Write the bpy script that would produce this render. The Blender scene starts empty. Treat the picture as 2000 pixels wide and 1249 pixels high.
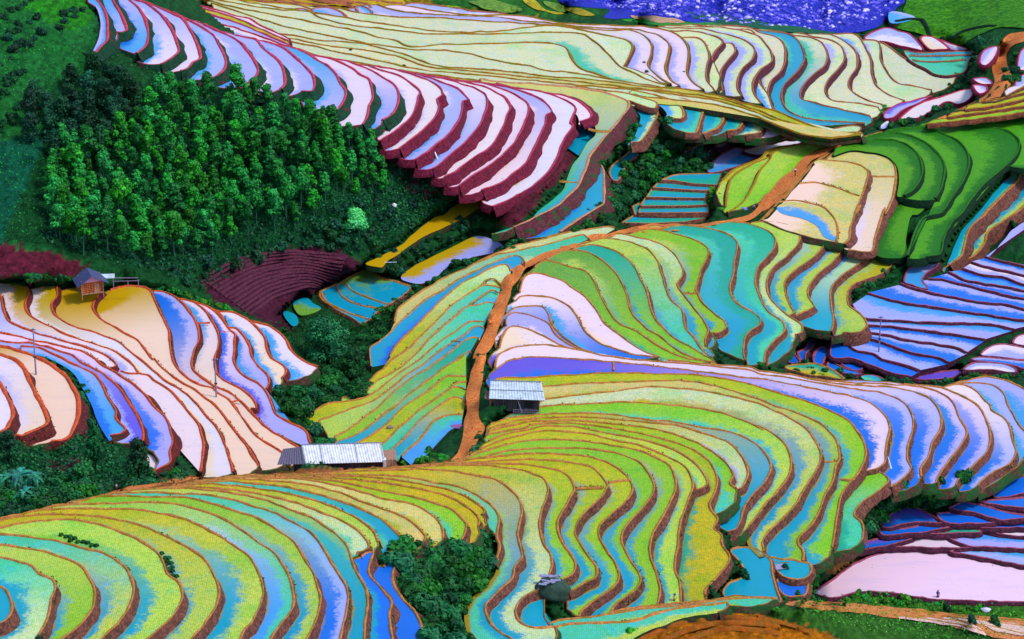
import bpy, bmesh, math, random
import numpy as np
from mathutils import Vector, Matrix
from mathutils.geometry import delaunay_2d_cdt
random.seed(7); RNG = np.random.default_rng(7)
R = math.radians
scene = bpy.context.scene
COL = scene.collection

# ------------------------------------------------------------------ camera
CAMZ = 253.6; PITCH = R(25.0); HFOV = R(19.0)
FPX = 1000.0 / math.tan(HFOV / 2)
cam_data = bpy.data.cameras.new('camera'); cam = bpy.data.objects.new('camera', cam_data); COL.objects.link(cam)
cam.location = (0, 0, CAMZ); cam.rotation_euler = (R(90) - PITCH, 0, 0)
cam_data.sensor_fit = 'HORIZONTAL'; cam_data.angle = HFOV; cam_data.clip_start = 1; cam_data.clip_end = 6000
scene.camera = cam
# ------------------------------------------------------------------ light
SUN_EL, SUN_AZ = R(58), R(112)      # azimuth measured from +Y (away from the viewer) towards +X
world = bpy.data.worlds.new('World'); scene.world = world; world.use_nodes = True
wn = world.node_tree.nodes; wl = world.node_tree.links
sky = wn.new('ShaderNodeTexSky'); sky.sky_type = 'NISHITA'; sky.sun_disc = False
sky.sun_elevation = SUN_EL; sky.sun_rotation = SUN_AZ
wl.new(sky.outputs[0], wn['Background'].inputs['Color']); wn['Background'].inputs['Strength'].default_value = 0.15
sd = bpy.data.lights.new('sun', 'SUN'); sd.energy = 1.5; sd.angle = R(10); sd.color = (1.0, 0.95, 0.87)
sun = bpy.data.objects.new('sun', sd); COL.objects.link(sun)
sdir = Vector((math.sin(SUN_AZ) * math.cos(SUN_EL), math.cos(SUN_AZ) * math.cos(SUN_EL), math.sin(SUN_EL)))
sun.rotation_euler = sdir.to_track_quat('Z', 'Y').to_euler()
sun.location = (0, 0, 400)
vs = scene.view_settings; vs.view_transform = 'Standard'; vs.look = 'None'; vs.exposure = 0.6; vs.gamma = 1.0
vs.use_curve_mapping = False

# ------------------------------------------------------------------ pixel of the survey picture -> place in the world
CP, SP = math.cos(PITCH), math.sin(PITCH)
def unproj(px, py, z):
    """points of the ray through (px,py) at height z (arrays allowed)"""
    px = np.asarray(px, float); py = np.asarray(py, float); z = np.asarray(z, float)
    a = (px - 1000.0) / FPX; b = (624.5 - py) / FPX
    dx = a; dy = CP + b * SP; dz = -SP + b * CP
    t = (z - CAMZ) / dz
    return np.stack([t * dx, t * dy, np.broadcast_to(z, t.shape) * 1.0], -1)
def proj(P):
    P = np.asarray(P, float); x = P[..., 0]; y = P[..., 1]; z = P[..., 2] - CAMZ
    f = y * CP - z * SP; u = y * SP + z * CP
    return np.stack([1000 + FPX * x / f, 624.5 - FPX * u / f], -1)
F3 = 2.973; F5 = 4.803
TILES = {'p': (0, 0, 1)}
for i, ox in enumerate((0, 500, 1000, 1480)):
    for j, oy in enumerate((0, 400, 820)): TILES['abcd'[i] + str(j)] = (ox, oy, F3)
for n, ox, oy in (('e1', 740, 460), ('e2', 590, 680), ('e3', 880, 700), ('e4', 1680, 700), ('e5', 1480, 600), ('f1', 0, 640),
                  ('f2', 300, 660), ('f3', 180, 0), ('f4', 460, 60), ('f5', 720, 120), ('f6', 1000, 140)): TILES[n] = (ox, oy, F5)
def P_(s):
    """'c2 0,285 100,300 e3 ..' -> survey pixel points (sheets of the survey have their own origin and scale)"""
    out = []; T = TILES['p']
    for w in s.split():
        if ',' in w:
            u, v = w.split(','); out.append((T[0] + float(u) / T[2], T[1] + float(v) / T[2]))
        else: T = TILES[w]
    return np.array(out)
def smooth(pts, step=5.0, closed=False, wig=0.9):
    pts = np.asarray(pts, float)
    if len(pts) < 3 and not closed: 
        n = max(2, int(np.hypot(*(pts[-1] - pts[0])) / step) + 1)
        return pts[0] + (pts[-1] - pts[0]) * np.linspace(0, 1, n)[:, None]
    if closed: Q = np.vstack([pts[-1], pts, pts[0], pts[1]])
    else: Q = np.vstack([2 * pts[0] - pts[1], pts, 2 * pts[-1] - pts[-2]])
    out = []
    for i in range(1, len(Q) - 2):
        p0, p1, p2, p3 = Q[i - 1:i + 3]
        d = [max(1e-3, np.hypot(*(b - a)) ** 0.5) for a, b in ((p0, p1), (p1, p2), (p2, p3))]
        t0 = 0; t1 = d[0]; t2 = t1 + d[1]; t3 = t2 + d[2]
        n = max(1, int(np.hypot(*(p2 - p1)) / step))
        for t in t1 + (t2 - t1) * np.arange(n) / n:
            A1 = (t1 - t) / (t1 - t0) * p0 + (t - t0) / (t1 - t0) * p1
            A2 = (t2 - t) / (t2 - t1) * p1 + (t - t1) / (t2 - t1) * p2
            A3 = (t3 - t) / (t3 - t2) * p2 + (t - t2) / (t3 - t2) * p3
            B1 = (t2 - t) / (t2 - t0) * A1 + (t - t0) / (t2 - t0) * A2
            B2 = (t3 - t) / (t3 - t1) * A2 + (t - t1) / (t3 - t1) * A3
            out.append((t2 - t) / (t2 - t1) * B1 + (t - t1) / (t2 - t1) * B2)
    if not closed: out.append(pts[-1])
    out = np.array(out)
    if wig and len(out) > 4:
        w = RNG.normal(0, 1, (len(out) + 4, 2)); w = (w[:-4] + 2 * w[1:-3] + 3 * w[2:-2] + 2 * w[3:-1] + w[4:]) / 4.4
        if not closed: w[0] = w[-1] = 0
        out = out + w * wig * 0.5
    return out

# ------------------------------------------------------------------ object helpers
def link(o, parent=None):
    COL.objects.link(o)
    if parent is not None: o.parent = parent
    return o
def tag(o, label=None, cat=None, group=None, kind=None):
    if label: o['label'] = label
    if cat: o['category'] = cat
    if group: o['group'] = group
    if kind: o['kind'] = kind
    return o
def mesh_obj(name, verts, faces, mats, parent=None, smooth_sh=False, attrs=None, matidx=None):
    me = bpy.data.meshes.new(name)
    me.from_pydata([tuple(map(float, v)) for v in verts], [], [tuple(map(int, f)) for f in faces])
    for m in (mats if isinstance(mats, (list, tuple)) else [mats]): me.materials.append(m)
    if matidx is not None: me.polygons.foreach_set('material_index', np.asarray(matidx, np.int32))
    for k, (typ, data) in (attrs or {}).items():
        a = me.attributes.new(k, typ, 'POINT')
        if typ == 'FLOAT': a.data.foreach_set('value', np.asarray(data, np.float32).ravel())
        elif typ == 'FLOAT_COLOR': a.data.foreach_set('color', np.asarray(data, np.float32).ravel())
    if smooth_sh: me.polygons.foreach_set('use_smooth', [True] * len(me.polygons))
    me.validate(); me.update()
    return link(bpy.data.objects.new(name, me), parent)
def empty(name, loc, rz=0, label=None, cat=None, group=None):
    o = bpy.data.objects.new(name, None); link(o); o.location = loc; o.rotation_euler = (0, 0, rz); o.empty_display_size = .3
    return tag(o, label, cat, group)
class MB:
    """collects simple solids into one mesh"""
    def __init__(s): s.v = []; s.f = []
    def add(s, v, f):
        n = len(s.v); s.v += [tuple(p) for p in v]; s.f += [tuple(i + n for i in q) for q in f]; return s
    def box(s, c, d, rot=None):
        x, y, z = [q / 2 for q in d]; vs_ = [Vector((a, b, e)) for a in (-x, x) for b in (-y, y) for e in (-z, z)]
        if rot is not None: vs_ = [rot @ p for p in vs_]
        return s.add([p + Vector(c) for p in vs_], [(0, 1, 3, 2), (4, 6, 7, 5), (0, 4, 5, 1), (2, 3, 7, 6), (0, 2, 6, 4), (1, 5, 7, 3)])
    def tube(s, pts, r, n=6):
        pts = [Vector(p) for p in pts]; rs = r if isinstance(r, (list, tuple)) else [r] * len(pts); V = []
        for i, p in enumerate(pts):
            t = (pts[min(i + 1, len(pts) - 1)] - pts[max(i - 1, 0)]).normalized()
            a = t.orthogonal().normalized(); b = t.cross(a)
            V += [p + (a * math.cos(6.2832 * k / n) + b * math.sin(6.2832 * k / n)) * rs[i] for k in range(n)]
        Fq = [(i * n + k, i * n + (k + 1) % n, (i + 1) * n + (k + 1) % n, (i + 1) * n + k) for i in range(len(pts) - 1) for k in range(n)]
        Fq += [tuple(range(n))[::-1], tuple((len(pts) - 1) * n + k for k in range(n))]
        return s.add(V, Fq)
    def build(s, name, mat, parent=None, sm=False): return mesh_obj(name, s.v, s.f, mat, parent, sm)

# ------------------------------------------------------------------ colours and materials
def lin(c, k=1.0):
    return [((v / 255 / 12.92) if v / 255 <= .04045 else ((v / 255 + .055) / 1.055) ** 2.4) * k for v in c]
PK = 0.90
PAL = {'y': (206, 186, 22), 'Y': (226, 204, 112), 'g': (150, 200, 40), 'p': (194, 212, 78), 'w': (212, 226, 156), 'c': (14, 160, 186),
       't': (28, 172, 138), 'm': (78, 204, 158), 'b': (22, 112, 224), 'l': (172, 172, 236), 'v': (108, 86, 214), 'k': (242, 216, 228),
       'h': (250, 214, 184), 'o': (202, 160, 14), 'G': (34, 118, 6), 's': (70, 160, 226), 'd': (120, 170, 60), 'W': (228, 226, 172), 'H': (84, 160, 12)}
SEED = dict(W=.7, H=1, y=1, Y=.8, g=1, p=1, w=.8, c=.15, t=.5, m=.7, b=0, l=0, v=0, k=0, h=0, o=0, G=1, s=.1, d=1)
def mat_new(name):
    m = bpy.data.materials.new(name); m.use_nodes = True; nt = m.node_tree
    return m, nt, nt.nodes, nt.links, nt.nodes['Principled BSDF']
def nnoise(nt, scale, detail=3, rough=.6, vec=None, dim='3D'):
    n = nt.nodes.new('ShaderNodeTexNoise'); n.inputs['Scale'].default_value = scale
    n.inputs['Detail'].default_value = detail; n.inputs['Roughness'].default_value = rough
    if vec: nt.links.new(vec, n.inputs['Vector'])
    return n
def nramp(nt, fac, stops):
    r = nt.nodes.new('ShaderNodeValToRGB'); nt.links.new(fac, r.inputs[0]); e = r.color_ramp.elements
    while len(e) < len(stops): e.new(.5)
    for q, (p, c) in zip(e, stops): q.position = p; q.color = (*c, 1)
    return r.outputs[0]
def nmath(nt, op, a, b=None, clamp=False):
    n = nt.nodes.new('ShaderNodeMath'); n.operation = op; n.use_clamp = clamp
    for i, q in enumerate((a, b)):
        if q is None: continue
        if isinstance(q, (int, float)): n.inputs[i].default_value = q
        else: nt.links.new(q, n.inputs[i])
    return n.outputs[0]
def nmix(nt, f, a, b, mode='MIX'):
    n = nt.nodes.new('ShaderNodeMix'); n.data_type = 'RGBA'; n.blend_type = mode
    for s_, q in ((n.inputs[0], f), (n.inputs[6], a), (n.inputs[7], b)):
        if isinstance(q, (int, float)): s_.default_value = q
        elif isinstance(q, (tuple, list)): s_.default_value = (*q[:3], 1)
        else: nt.links.new(q, s_)
    return n.outputs[2]
def nattr(nt, name, col=True):
    n = nt.nodes.new('ShaderNodeAttribute'); n.attribute_name = name
    return n.outputs['Color'] if col else n.outputs['Fac']
def nsmooth(nt, x, a, b):
    n = nt.nodes.new('ShaderNodeMapRange'); n.interpolation_type = 'SMOOTHSTEP'
    nt.links.new(x, n.inputs[0]); n.inputs[1].default_value = a; n.inputs[2].default_value = b
    return n.outputs[0]
def nbump(nt, h, strength, dist, bs):
    b = nt.nodes.new('ShaderNodeBump'); b.inputs['Strength'].default_value = strength; b.inputs['Distance'].default_value = dist
    nt.links.new(h, b.inputs['Height']); nt.links.new(b.outputs[0], bs.inputs['Normal'])
def gpos(nt): return nt.nodes.new('ShaderNodeNewGeometry').outputs['Position']

def make_paddy_mat():
    m, nt, N, L, B = mat_new('paddy'); pos = gpos(nt)
    fc, bc = nattr(nt, 'front'), nattr(nt, 'back'); v = nattr(nt, 'v', 0); fr = nattr(nt, 'frac', 0); sd_ = nattr(nt, 'seed', 0); br = nattr(nt, 'bare', 0)
    n1 = nnoise(nt, .35, 4, .65, pos).outputs[0]; n2 = nnoise(nt, 2.2, 3, .7, pos).outputs[0]
    # planted rows follow the bank
    wav = N.new('ShaderNodeTexWave'); wav.inputs['Scale'].default_value = 1.1; wav.inputs['Distortion'].default_value = 3.0
    wav.inputs['Detail'].default_value = 2; wav.inputs['Detail Scale'].default_value = .6; L.new(pos, wav.inputs[0])
    t = nmath(nt, 'ADD', nmath(nt, 'SUBTRACT', v, fr), nmath(nt, 'MULTIPLY', nmath(nt, 'SUBTRACT', n1, .5), .8))
    t = nmath(nt, 'ADD', t, nmath(nt, 'MULTIPLY', nmath(nt, 'SUBTRACT', n2, .5), .7))
    mask = nsmooth(nt, t, -.15, .15)
    base = nmix(nt, mask, bc, fc)
    # seedlings: tufts of darker and paler green over the water between them
    vor = N.new('ShaderNodeTexVoronoi'); vor.inputs['Scale'].default_value = 2.6; L.new(pos, vor.inputs[0])
    tuft = nmath(nt, 'MULTIPLY', nsmooth(nt, nnoise(nt, 2.6, 3, .85, pos).outputs[0], .42, .60), sd_)
    dark = nmix(nt, 1.0, base, (.34, .66, .30), 'MULTIPLY')
    colr = nmix(nt, nmath(nt, 'MULTIPLY', tuft, .72), base, dark)
    pale = nmix(nt, 1.0, base, (1.5, 1.35, 2.2), 'MULTIPLY')
    rows = nmath(nt, 'MULTIPLY', nsmooth(nt, wav.outputs[1], .55, .95), nmath(nt, 'MULTIPLY', sd_, .30))
    colr = nmix(nt, rows, colr, pale)
    big = nnoise(nt, .12, 3, .5, pos).outputs[0]
    colr = nmix(nt, nmath(nt, 'MULTIPLY', nsmooth(nt, big, .5, .72), nmath(nt, 'MULTIPLY', sd_, .6)), colr, nmix(nt, 1.0, colr, (.45, .95, .45), 'MULTIPLY'))
    fine = nnoise(nt, 1.9, 4, .9, pos).outputs[0]
    colr = nmix(nt, nmath(nt, 'MULTIPLY', nsmooth(nt, fine, .50, .64), nmath(nt, 'MULTIPLY', sd_, .55)), colr, nmix(nt, 1.0, colr, (1.35, 1.3, 2.6), 'MULTIPLY'))
    riser_refl = nmath(nt, 'MULTIPLY', nsmooth(nt, nmath(nt, 'ADD', nattr(nt, 'du', 0), nmath(nt, 'MULTIPLY', n1, 1.4)), 1.7, 1.1), nattr(nt, 'bank_refl', 0))  # ochre strip at riser foot: the bank's reflection painted into the water colour
    colr = nmix(nt, riser_refl, colr, tuple(lin((150, 128, 20))))
    patch = nnoise(nt, .55, 4, .7, pos).outputs[0]
    colr = nmix(nt, nmath(nt, 'MULTIPLY', nsmooth(nt, patch, .53, .66), nmath(nt, 'MULTIPLY', sd_, .45)), colr, nmix(nt, 1.0, colr, (.35, .85, 2.6), 'MULTIPLY'))
    colr = nmix(nt, nmath(nt, 'MULTIPLY', nsmooth(nt, patch, .46, .34), nmath(nt, 'MULTIPLY', sd_, .45)), colr, nmix(nt, 1.0, colr, (1.45, 1.05, .55), 'MULTIPLY'))
    # clods and straw floating on bare water
    n3 = nnoise(nt, 1.3, 5, .75, pos).outputs[0]; n4 = nnoise(nt, .18, 2, .5, pos).outputs[0]
    fl = nmath(nt, 'MULTIPLY', nsmooth(nt, nmath(nt, 'ADD', n3, nmath(nt, 'MULTIPLY', n4, .3)), .80, .86), br)
    colr = nmix(nt, nmath(nt, 'MULTIPLY', fl, .85), colr, tuple(lin((50, 40, 110))))
    # broad pale streaks of wind on the water
    st = N.new('ShaderNodeMapping'); st.inputs['Scale'].default_value = (.25, 1.0, 1); L.new(pos, st.inputs[0])
    n5 = nnoise(nt, .5, 4, .6, st.outputs[0]).outputs[0]
    colr = nmix(nt, nmath(nt, 'MULTIPLY', nsmooth(nt, n5, .48, .7), nmath(nt, 'MULTIPLY', br, .30)), colr, nmix(nt, 1.0, colr, (.72, .80, 1.05), 'MULTIPLY'))
    L.new(colr, B.inputs['Base Color'])
    L.new(nmath(nt, 'ADD', nmath(nt, 'MULTIPLY', sd_, .5), .22), B.inputs['Roughness'])
    B.inputs['IOR'].default_value = 1.33
    nbump(nt, nmath(nt, 'MULTIPLY', nnoise(nt, 5, 3, .7, pos).outputs[0], sd_), .5, .25, B)
    return m
M_PADDY = make_paddy_mat()
def soil_mat(name, c1, c2, c3=None, s=1.0, green=None, gthr=.56, bump=.5, strip=False):
    m, nt, N, L, B = mat_new(name); pos = gpos(nt)
    a = nnoise(nt, .9 * s, 6, .7, pos).outputs[0]; b = nnoise(nt, 2.2 * s, 4, .75, pos).outputs[0]
    col = nmix(nt, nsmooth(nt, a, .35, .68), tuple(lin(c1)), tuple(lin(c2)))
    if c3: col = nmix(nt, nmath(nt, 'MULTIPLY', nsmooth(nt, b, .50, .70), .6), col, tuple(lin(c3)))
    col = nmix(nt, nmath(nt, 'MULTIPLY', nsmooth(nt, b, .62, .40), .30), col, (.0, .0, .0))
    if green is not None:
        g = nnoise(nt, .45 * s, 5, .7, pos).outputs[0]
        col = nmix(nt, nmath(nt, 'MULTIPLY', nsmooth(nt, g, gthr, gthr + .05), .9), col, tuple(lin(green)))
    L.new(col, B.inputs['Base Color']); B.inputs['Roughness'].default_value = .9; B.inputs['Specular IOR Level'].default_value = .2
    nbump(nt, nmath(nt, 'ADD', a, nmath(nt, 'MULTIPLY', b, .5)), bump, .5, B)
    return m
# ------------------------------------------------------------------ terraces
STYLE = {}   # per hillside: bund top, riser
def style(k, bund, riser, bgreen=None, rgreen=None, gthr=.56, rthr=.56):
    STYLE[k] = (soil_mat('bund_' + k, bund, [min(255, int(q * 1.22 + 10)) for q in bund], green=bgreen, gthr=gthr, s=1.6, bump=.6),
                soil_mat('riser_' + k, riser, [int(q * .66) for q in riser], [min(255, int(q * 1.4)) for q in riser], green=rgreen, gthr=rthr, s=1.0, bump=1.0))
style('near', (184, 118, 62), (134, 80, 68), bgreen=(146, 116, 26), gthr=.52, rgreen=(70, 80, 40), rthr=.66)
style('gold', (150, 104, 20), (112, 70, 30), bgreen=(110, 100, 12), gthr=.52, rgreen=(90, 84, 14), rthr=.56)
style('pond', (196, 78, 40), (116, 44, 44), bgreen=(150, 90, 20), gthr=.62, rgreen=(60, 56, 36), rthr=.60)
style('pink', (176, 52, 84), (128, 30, 60), rgreen=(96, 24, 96), rthr=.63)
style('pinkg', (190, 58, 84), (20, 72, 48), rgreen=(120, 28, 50), rthr=.60)
style('cream', (186, 130, 92), (112, 52, 62), rgreen=(24, 84, 40), rthr=.54)
style('end', (150, 100, 56), (92, 62, 50), bgreen=(96, 110, 30), gthr=.5, rgreen=(24, 84, 36), rthr=.47)
style('far', (158, 92, 62), (104, 50, 66), bgreen=(110, 110, 40), gthr=.60)
style('blue', (150, 74, 96), (92, 40, 66), rgreen=(20, 60, 50), rthr=.62)
style('spine', (160, 104, 30), (130, 70, 50), bgreen=(130, 130, 20), gthr=.50)
style('rice', (34, 100, 14), (8, 52, 26))
PADS = []          # (pixel polygon, z) for the ground sheet below
LOWER = []
def arclen(p): return np.concatenate([[0], np.cumsum(np.hypot(*np.diff(p, axis=0).T))])
def dist_poly(q, line):
    a = line[:-1]; b = line[1:]; d = b - a; L2 = (d ** 2).sum(1) + 1e-9
    best = np.full(len(q), 1e9); pu = np.zeros(len(q)); al = arclen(line)
    for i in range(0, len(q), 400):
        w = q[i:i + 400, None] - a; t = np.clip((w * d).sum(2) / L2, 0, 1)
        e = np.hypot(*np.moveaxis(w - t[..., None] * d, 2, 0)); k = e.argmin(1); r = np.arange(len(k))
        best[i:i + 400] = e[r, k]; pu[i:i + 400] = (al[k] + t[r, k] * np.sqrt(L2[k])) / max(al[-1], 1e-6)
    return best, pu
def inside(q, poly):
    x, y = q[:, 0], q[:, 1]; c = np.zeros(len(q), bool); x0, y0 = poly[-1]
    for x1, y1 in poly:
        m = ((y1 > y) != (y0 > y)) & (x < (x0 - x1) * (y - y1) / ((y0 - y1) if y0 != y1 else 1e-9) + x1); c ^= m; x0, y0 = x1, y1
    return c
def parse_code(code):
    code = code.replace('!', '>'); a, _, b = code.partition('>'); b = b or a; out = []
    for c in (a, b):
        f = c[0]; k = c[1] if len(c) > 1 and not c[1].isdigit() else c[0]
        fr = int(c[-1]) / 10 * 1.35 if c[-1].isdigit() else (.42 if k != f else 0)
        out.append((lin(PAL[f], PK), lin(PAL[k], PK), fr, SEED[f], SEED[k], f, k))
    return out
BARE = 'lkhbvs'
CUR = ['near', True]
def end_arc(a, b, inner):
    d = b - a; L_ = np.hypot(*d)
    if L_ < 1.2 or L_ > 26 or not CUR[1]: return np.zeros((0, 2))
    nrm = np.array([-d[1], d[0]]) / L_; m = (a + b) / 2
    if ((inner - m) * nrm).sum() > 0: nrm = -nrm
    t = np.linspace(0, 1, max(4, int(L_ / .8)))[1:-1]
    return a + d * t[:, None] + nrm * (min(L_ * .16, 1.6) * np.sin(np.pi * t) + .12 * np.sin(t * 17 + L_))[:, None]
def closing(z, up, down, bank_refl):
    for a, b in ((up[-1], down[-1]), (down[0], up[0])) if CUR[1] else ():
        d = b - a; L_ = np.hypot(*d)
        if L_ < 2.0 or L_ > 26: continue
        arc = np.vstack([a, end_arc(a, b, down[len(down) // 2]), b]); area = (down[len(down) // 2] - a)
        s_ = -1 if (d[0] * area[1] - d[1] * area[0]) > 0 else 1
        bank(arc, z, s_, 1.1, .35, 'end' if CUR[0] in ('near', 'cream', 'far', 'spine', 'pond') else CUR[0], .28, .14)
def pad(z, up, down, code, name=None, steps=1.4, bank_refl=0.0):
    """one level paddy between its uphill line and its downhill edge (world xy lines)"""
    if bank_refl is not None: closing(z, up, down, bank_refl)
    ea = end_arc(up[-1], down[-1], down[len(down) // 2]); sa = end_arc(down[0], up[0], down[len(down) // 2])
    poly = np.vstack([up, ea, down[::-1], sa]); keep = [0]
    for i in range(1, len(poly)):
        if np.hypot(*(poly[i] - poly[keep[-1]])) > .12: keep.append(i)
    poly = poly[keep]; lo = poly.min(0); hi = poly.max(0)
    gx, gy = np.meshgrid(np.arange(lo[0], hi[0], steps), np.arange(lo[1], hi[1], steps * 1.3))
    g = np.stack([gx.ravel(), gy.ravel()], 1) + RNG.uniform(-.2, .2, (gx.size, 2)); g = g[inside(g, poly)]
    n = len(poly); pts = [Vector(p) for p in poly] + [Vector(p) for p in g]
    res = delaunay_2d_cdt(pts, [], [list(range(n))], 1, 1e-4)
    V = np.array([tuple(p) for p in res[0]]); Fc = res[2]
    if len(Fc) == 0: return None
    du, uu = dist_poly(V, up); dd, ud = dist_poly(V, down)
    v = du / np.maximum(du + dd, 1e-5); u = ud
    A, Bq = parse_code(code); s = np.clip((u - .04) / .30, 0, 1) if '!' in code else np.clip((u - .12) / .76, 0, 1); s = s * s * (3 - 2 * s)
    mixf = lambda i: np.asarray(A[i]) * (1 - s[:, None]) + np.asarray(Bq[i]) * s[:, None]
    tint = 1 + RNG.uniform(-.07, .07, 3)
    fc = np.c_[mixf(0) * tint, np.ones(len(V))]; bc = np.c_[mixf(1) * tint, np.ones(len(V))]
    fr = A[2] * (1 - s) + Bq[2] * s
    w = np.clip((v - fr) / .2 + .5, 0, 1)
    seed = (A[3] * (1 - s) + Bq[3] * s) * w + (A[4] * (1 - s) + Bq[4] * s) * (1 - w)
    bare = (A[5] in BARE) * (1 - s) + (Bq[5] in BARE) * s
    nm = name or ('flooded_paddy' if A[5] in BARE + 'oc' else 'rice_paddy')
    fl = []
    for f in Fc:
        a, b, c = V[f[0]], V[f[1]], V[f[2]]
        fl.append(f if (b[0]-a[0])*(c[1]-a[1])-(b[1]-a[1])*(c[0]-a[0]) > 0 else f[::-1])
    # earth under the edge so that no paddy ends as a thin sheet
    nv = len(V); ring = poly; nr = len(ring); V0 = V
    V = np.vstack([V, ring, ring]); zz = np.concatenate([np.full(nv, z), np.full(nr, z - .02), np.full(nr, z - 1.3)]); nf = len(fl)
    fl += [(nv + i, nv + (i + 1) % nr, nv + nr + (i + 1) % nr, nv + nr + i) for i in range(nr)]; e_ = lambda q: np.concatenate([q, np.repeat(q[:1], 2 * nr, 0)])
    fc, bc, v, fr, du, seed, bare = [e_(q) for q in (fc, bc, v, fr, du, seed, bare)]; bank_refl = float(bank_refl or 0)
    o = mesh_obj(nm, np.c_[V, zz], fl, [M_PADDY, STYLE['end' if CUR[0] in ('near', 'cream', 'far', 'spine', 'pond') else CUR[0]][1]], matidx=[0] * nf + [1] * nr, attrs=dict(
        front=('FLOAT_COLOR', fc), back=('FLOAT_COLOR', bc), v=('FLOAT', v), frac=('FLOAT', fr), du=('FLOAT', du), bank_refl=('FLOAT', np.full(len(V), bank_refl)), seed=('FLOAT', seed), bare=('FLOAT', bare)))
    tag(o, kind='structure')
    PADS.append((proj(np.c_[poly, np.full(n, z)]), z))
    return o
def nrm2(line):
    t = np.gradient(line, axis=0); t /= (np.hypot(*t.T)[:, None] + 1e-9); return np.stack([-t[:, 1], t[:, 0]], 1)
def noise1(n, sc, seed=None):
    k = max(2, int(n / sc) + 2); a = RNG.uniform(-1, 1, k); return np.interp(np.linspace(0, k - 1, n), np.arange(k), a)
EDGES = []
def bank(line, z, side, drop, run, sty, bw=.5, bh=.22, closed=False, name='terrace_bank', zoff=0):
    """raised earth edge on top of a sloping earth riser; side=+1: downhill is to the left of the line"""
    n = len(line)
    if n < 2: return
    if sty in ('near', 'pond', 'cream', 'far'): EDGES.append((line, z, side, drop, run, sty))
    nn = nrm2(line) * side
    if n > 6:      # soften the offset direction where the line turns sharply
        k = np.array([1, 2, 3, 2, 1]) / 9; p = np.pad(nn, ((2, 2), (0, 0)), 'edge')
        nn = np.stack([np.convolve(p[:, i], k, 'valid') for i in (0, 1)], 1)
    wv = bw * (1 + .30 * noise1(n, 5) + .22 * noise1(n, 1.6)); hv = bh * (1 + .35 * noise1(n, 3) + .25 * noise1(n, 1.3)); rv = (run + .15) * (1 + .45 * noise1(n, 4) + .3 * noise1(n, 1.5)) + .05
    prof = [(-wv * .62, 0 * hv - .04), (-wv * .42, hv * .85), (wv * 0, hv), (wv * .42, hv * .80)]
    if drop > 0.02:
        prof += [(wv * .5 + rv * .22, hv * 0 - drop * .30), (wv * .5 + rv * .62 + .10 * noise1(n, 2), hv * 0 - drop * .66), (wv * .5 + rv, hv * 0 - drop - .05), (wv * .5 + rv * 1.05, hv * 0 - drop - .5)]
    else: prof += [(wv * .62, 0 * hv - .04)]
    k = len(prof); V = np.zeros((n, k, 3))
    for j, (o_, h_) in enumerate(prof):
        V[:, j, :2] = line + nn * np.asarray(o_)[:, None]; V[:, j, 2] = z + h_
    V[:, 1:k - 2, 2] += RNG.uniform(-.03, .03, (n, max(0, k - 3)))
    V = V.reshape(-1, 3); Fq = []; mi = []
    for i in range(n - 1):
        for j in range(k - 1):
            a, b, c, d = i * k + j, i * k + j + 1, (i + 1) * k + j + 1, (i + 1) * k + j
            Fq.append((a, d, c, b) if side > 0 else (a, b, c, d)); mi.append(1 if j >= 4 - (drop > .02) and drop > .02 else 0)
    o = mesh_obj(name, V, Fq, list(STYLE[sty]), smooth_sh=True, matidx=mi)
    return tag(o, kind='structure')
def side_of(line, up):
    """which side of the edge is downhill: away from the uphill line"""
    nn = nrm2(line); q = line[:: max(1, len(line) // 25)]; m = nn[:: max(1, len(line) // 25)]
    s = 0
    for p, k in zip(q, m):
        d = up - p; i = np.hypot(*d.T).argmin(); s += np.sign((d[i] * k).sum()) * min(5, np.hypot(*d[i]))
    return -1 if s > 0 else 1
def family(z0, dh, lines, sty='near', run=.5, bw=.36, bh=.22, first_bund=False, close=True, last_drop=None):
    """lines: list of (survey line, colour code[, dz override]); the first one is the uphill limit"""
    z = z0; CUR[0] = sty; CUR[1] = close
    n = len(lines); data = []
    for i, L_ in enumerate(lines):
        pts = smooth(P_(L_[0])); opt = L_[2] if len(L_) > 2 else {}
        if i: z -= opt.get('dz', dh)
        if 'z' in opt: z = opt['z']
        data.append((unproj(pts[:, 0], pts[:, 1], z)[:, :2], z, L_[1], opt))
    for i in range(n):
        ln, z, code, opt = data[i]
        if i and code:
            uq = smooth(P_(opt['upl'])) if 'upl' in opt else None
            pad(z, data[i - 1][0] if uq is None else unproj(uq[:, 0], uq[:, 1], data[i - 1][1])[:, :2], ln, code, bank_refl=1.0 if (i > 1 and sty in ('near', 'pink') and run > .2) else 0.0)
        if (i or first_bund) and not opt.get('nobund'):
            dr = opt.get('drop', (z - data[i + 1][1]) if i + 1 < n else (last_drop if last_drop is not None else dh))
            up = data[i - 1][0] if i else data[1][0]
            sd_ = side_of(ln, up) * (1 if i else -1)
            if 'side' in opt: sd_ = opt['side']
            bank(ln, z, sd_, dr, opt.get('run', run * dr / max(dh, .1) if dh else run), opt.get('sty', sty), bw, bh)
    return data
def xb(z, s, sty='near', bw=.38, bh=.2, drop=0.0, side=1, run=.2):
    for q in s.split('|'):
        p = smooth(P_(q), wig=.6); bank(unproj(p[:, 0], p[:, 1], z)[:, :2], z, side, drop, run, sty, bw, bh)
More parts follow.
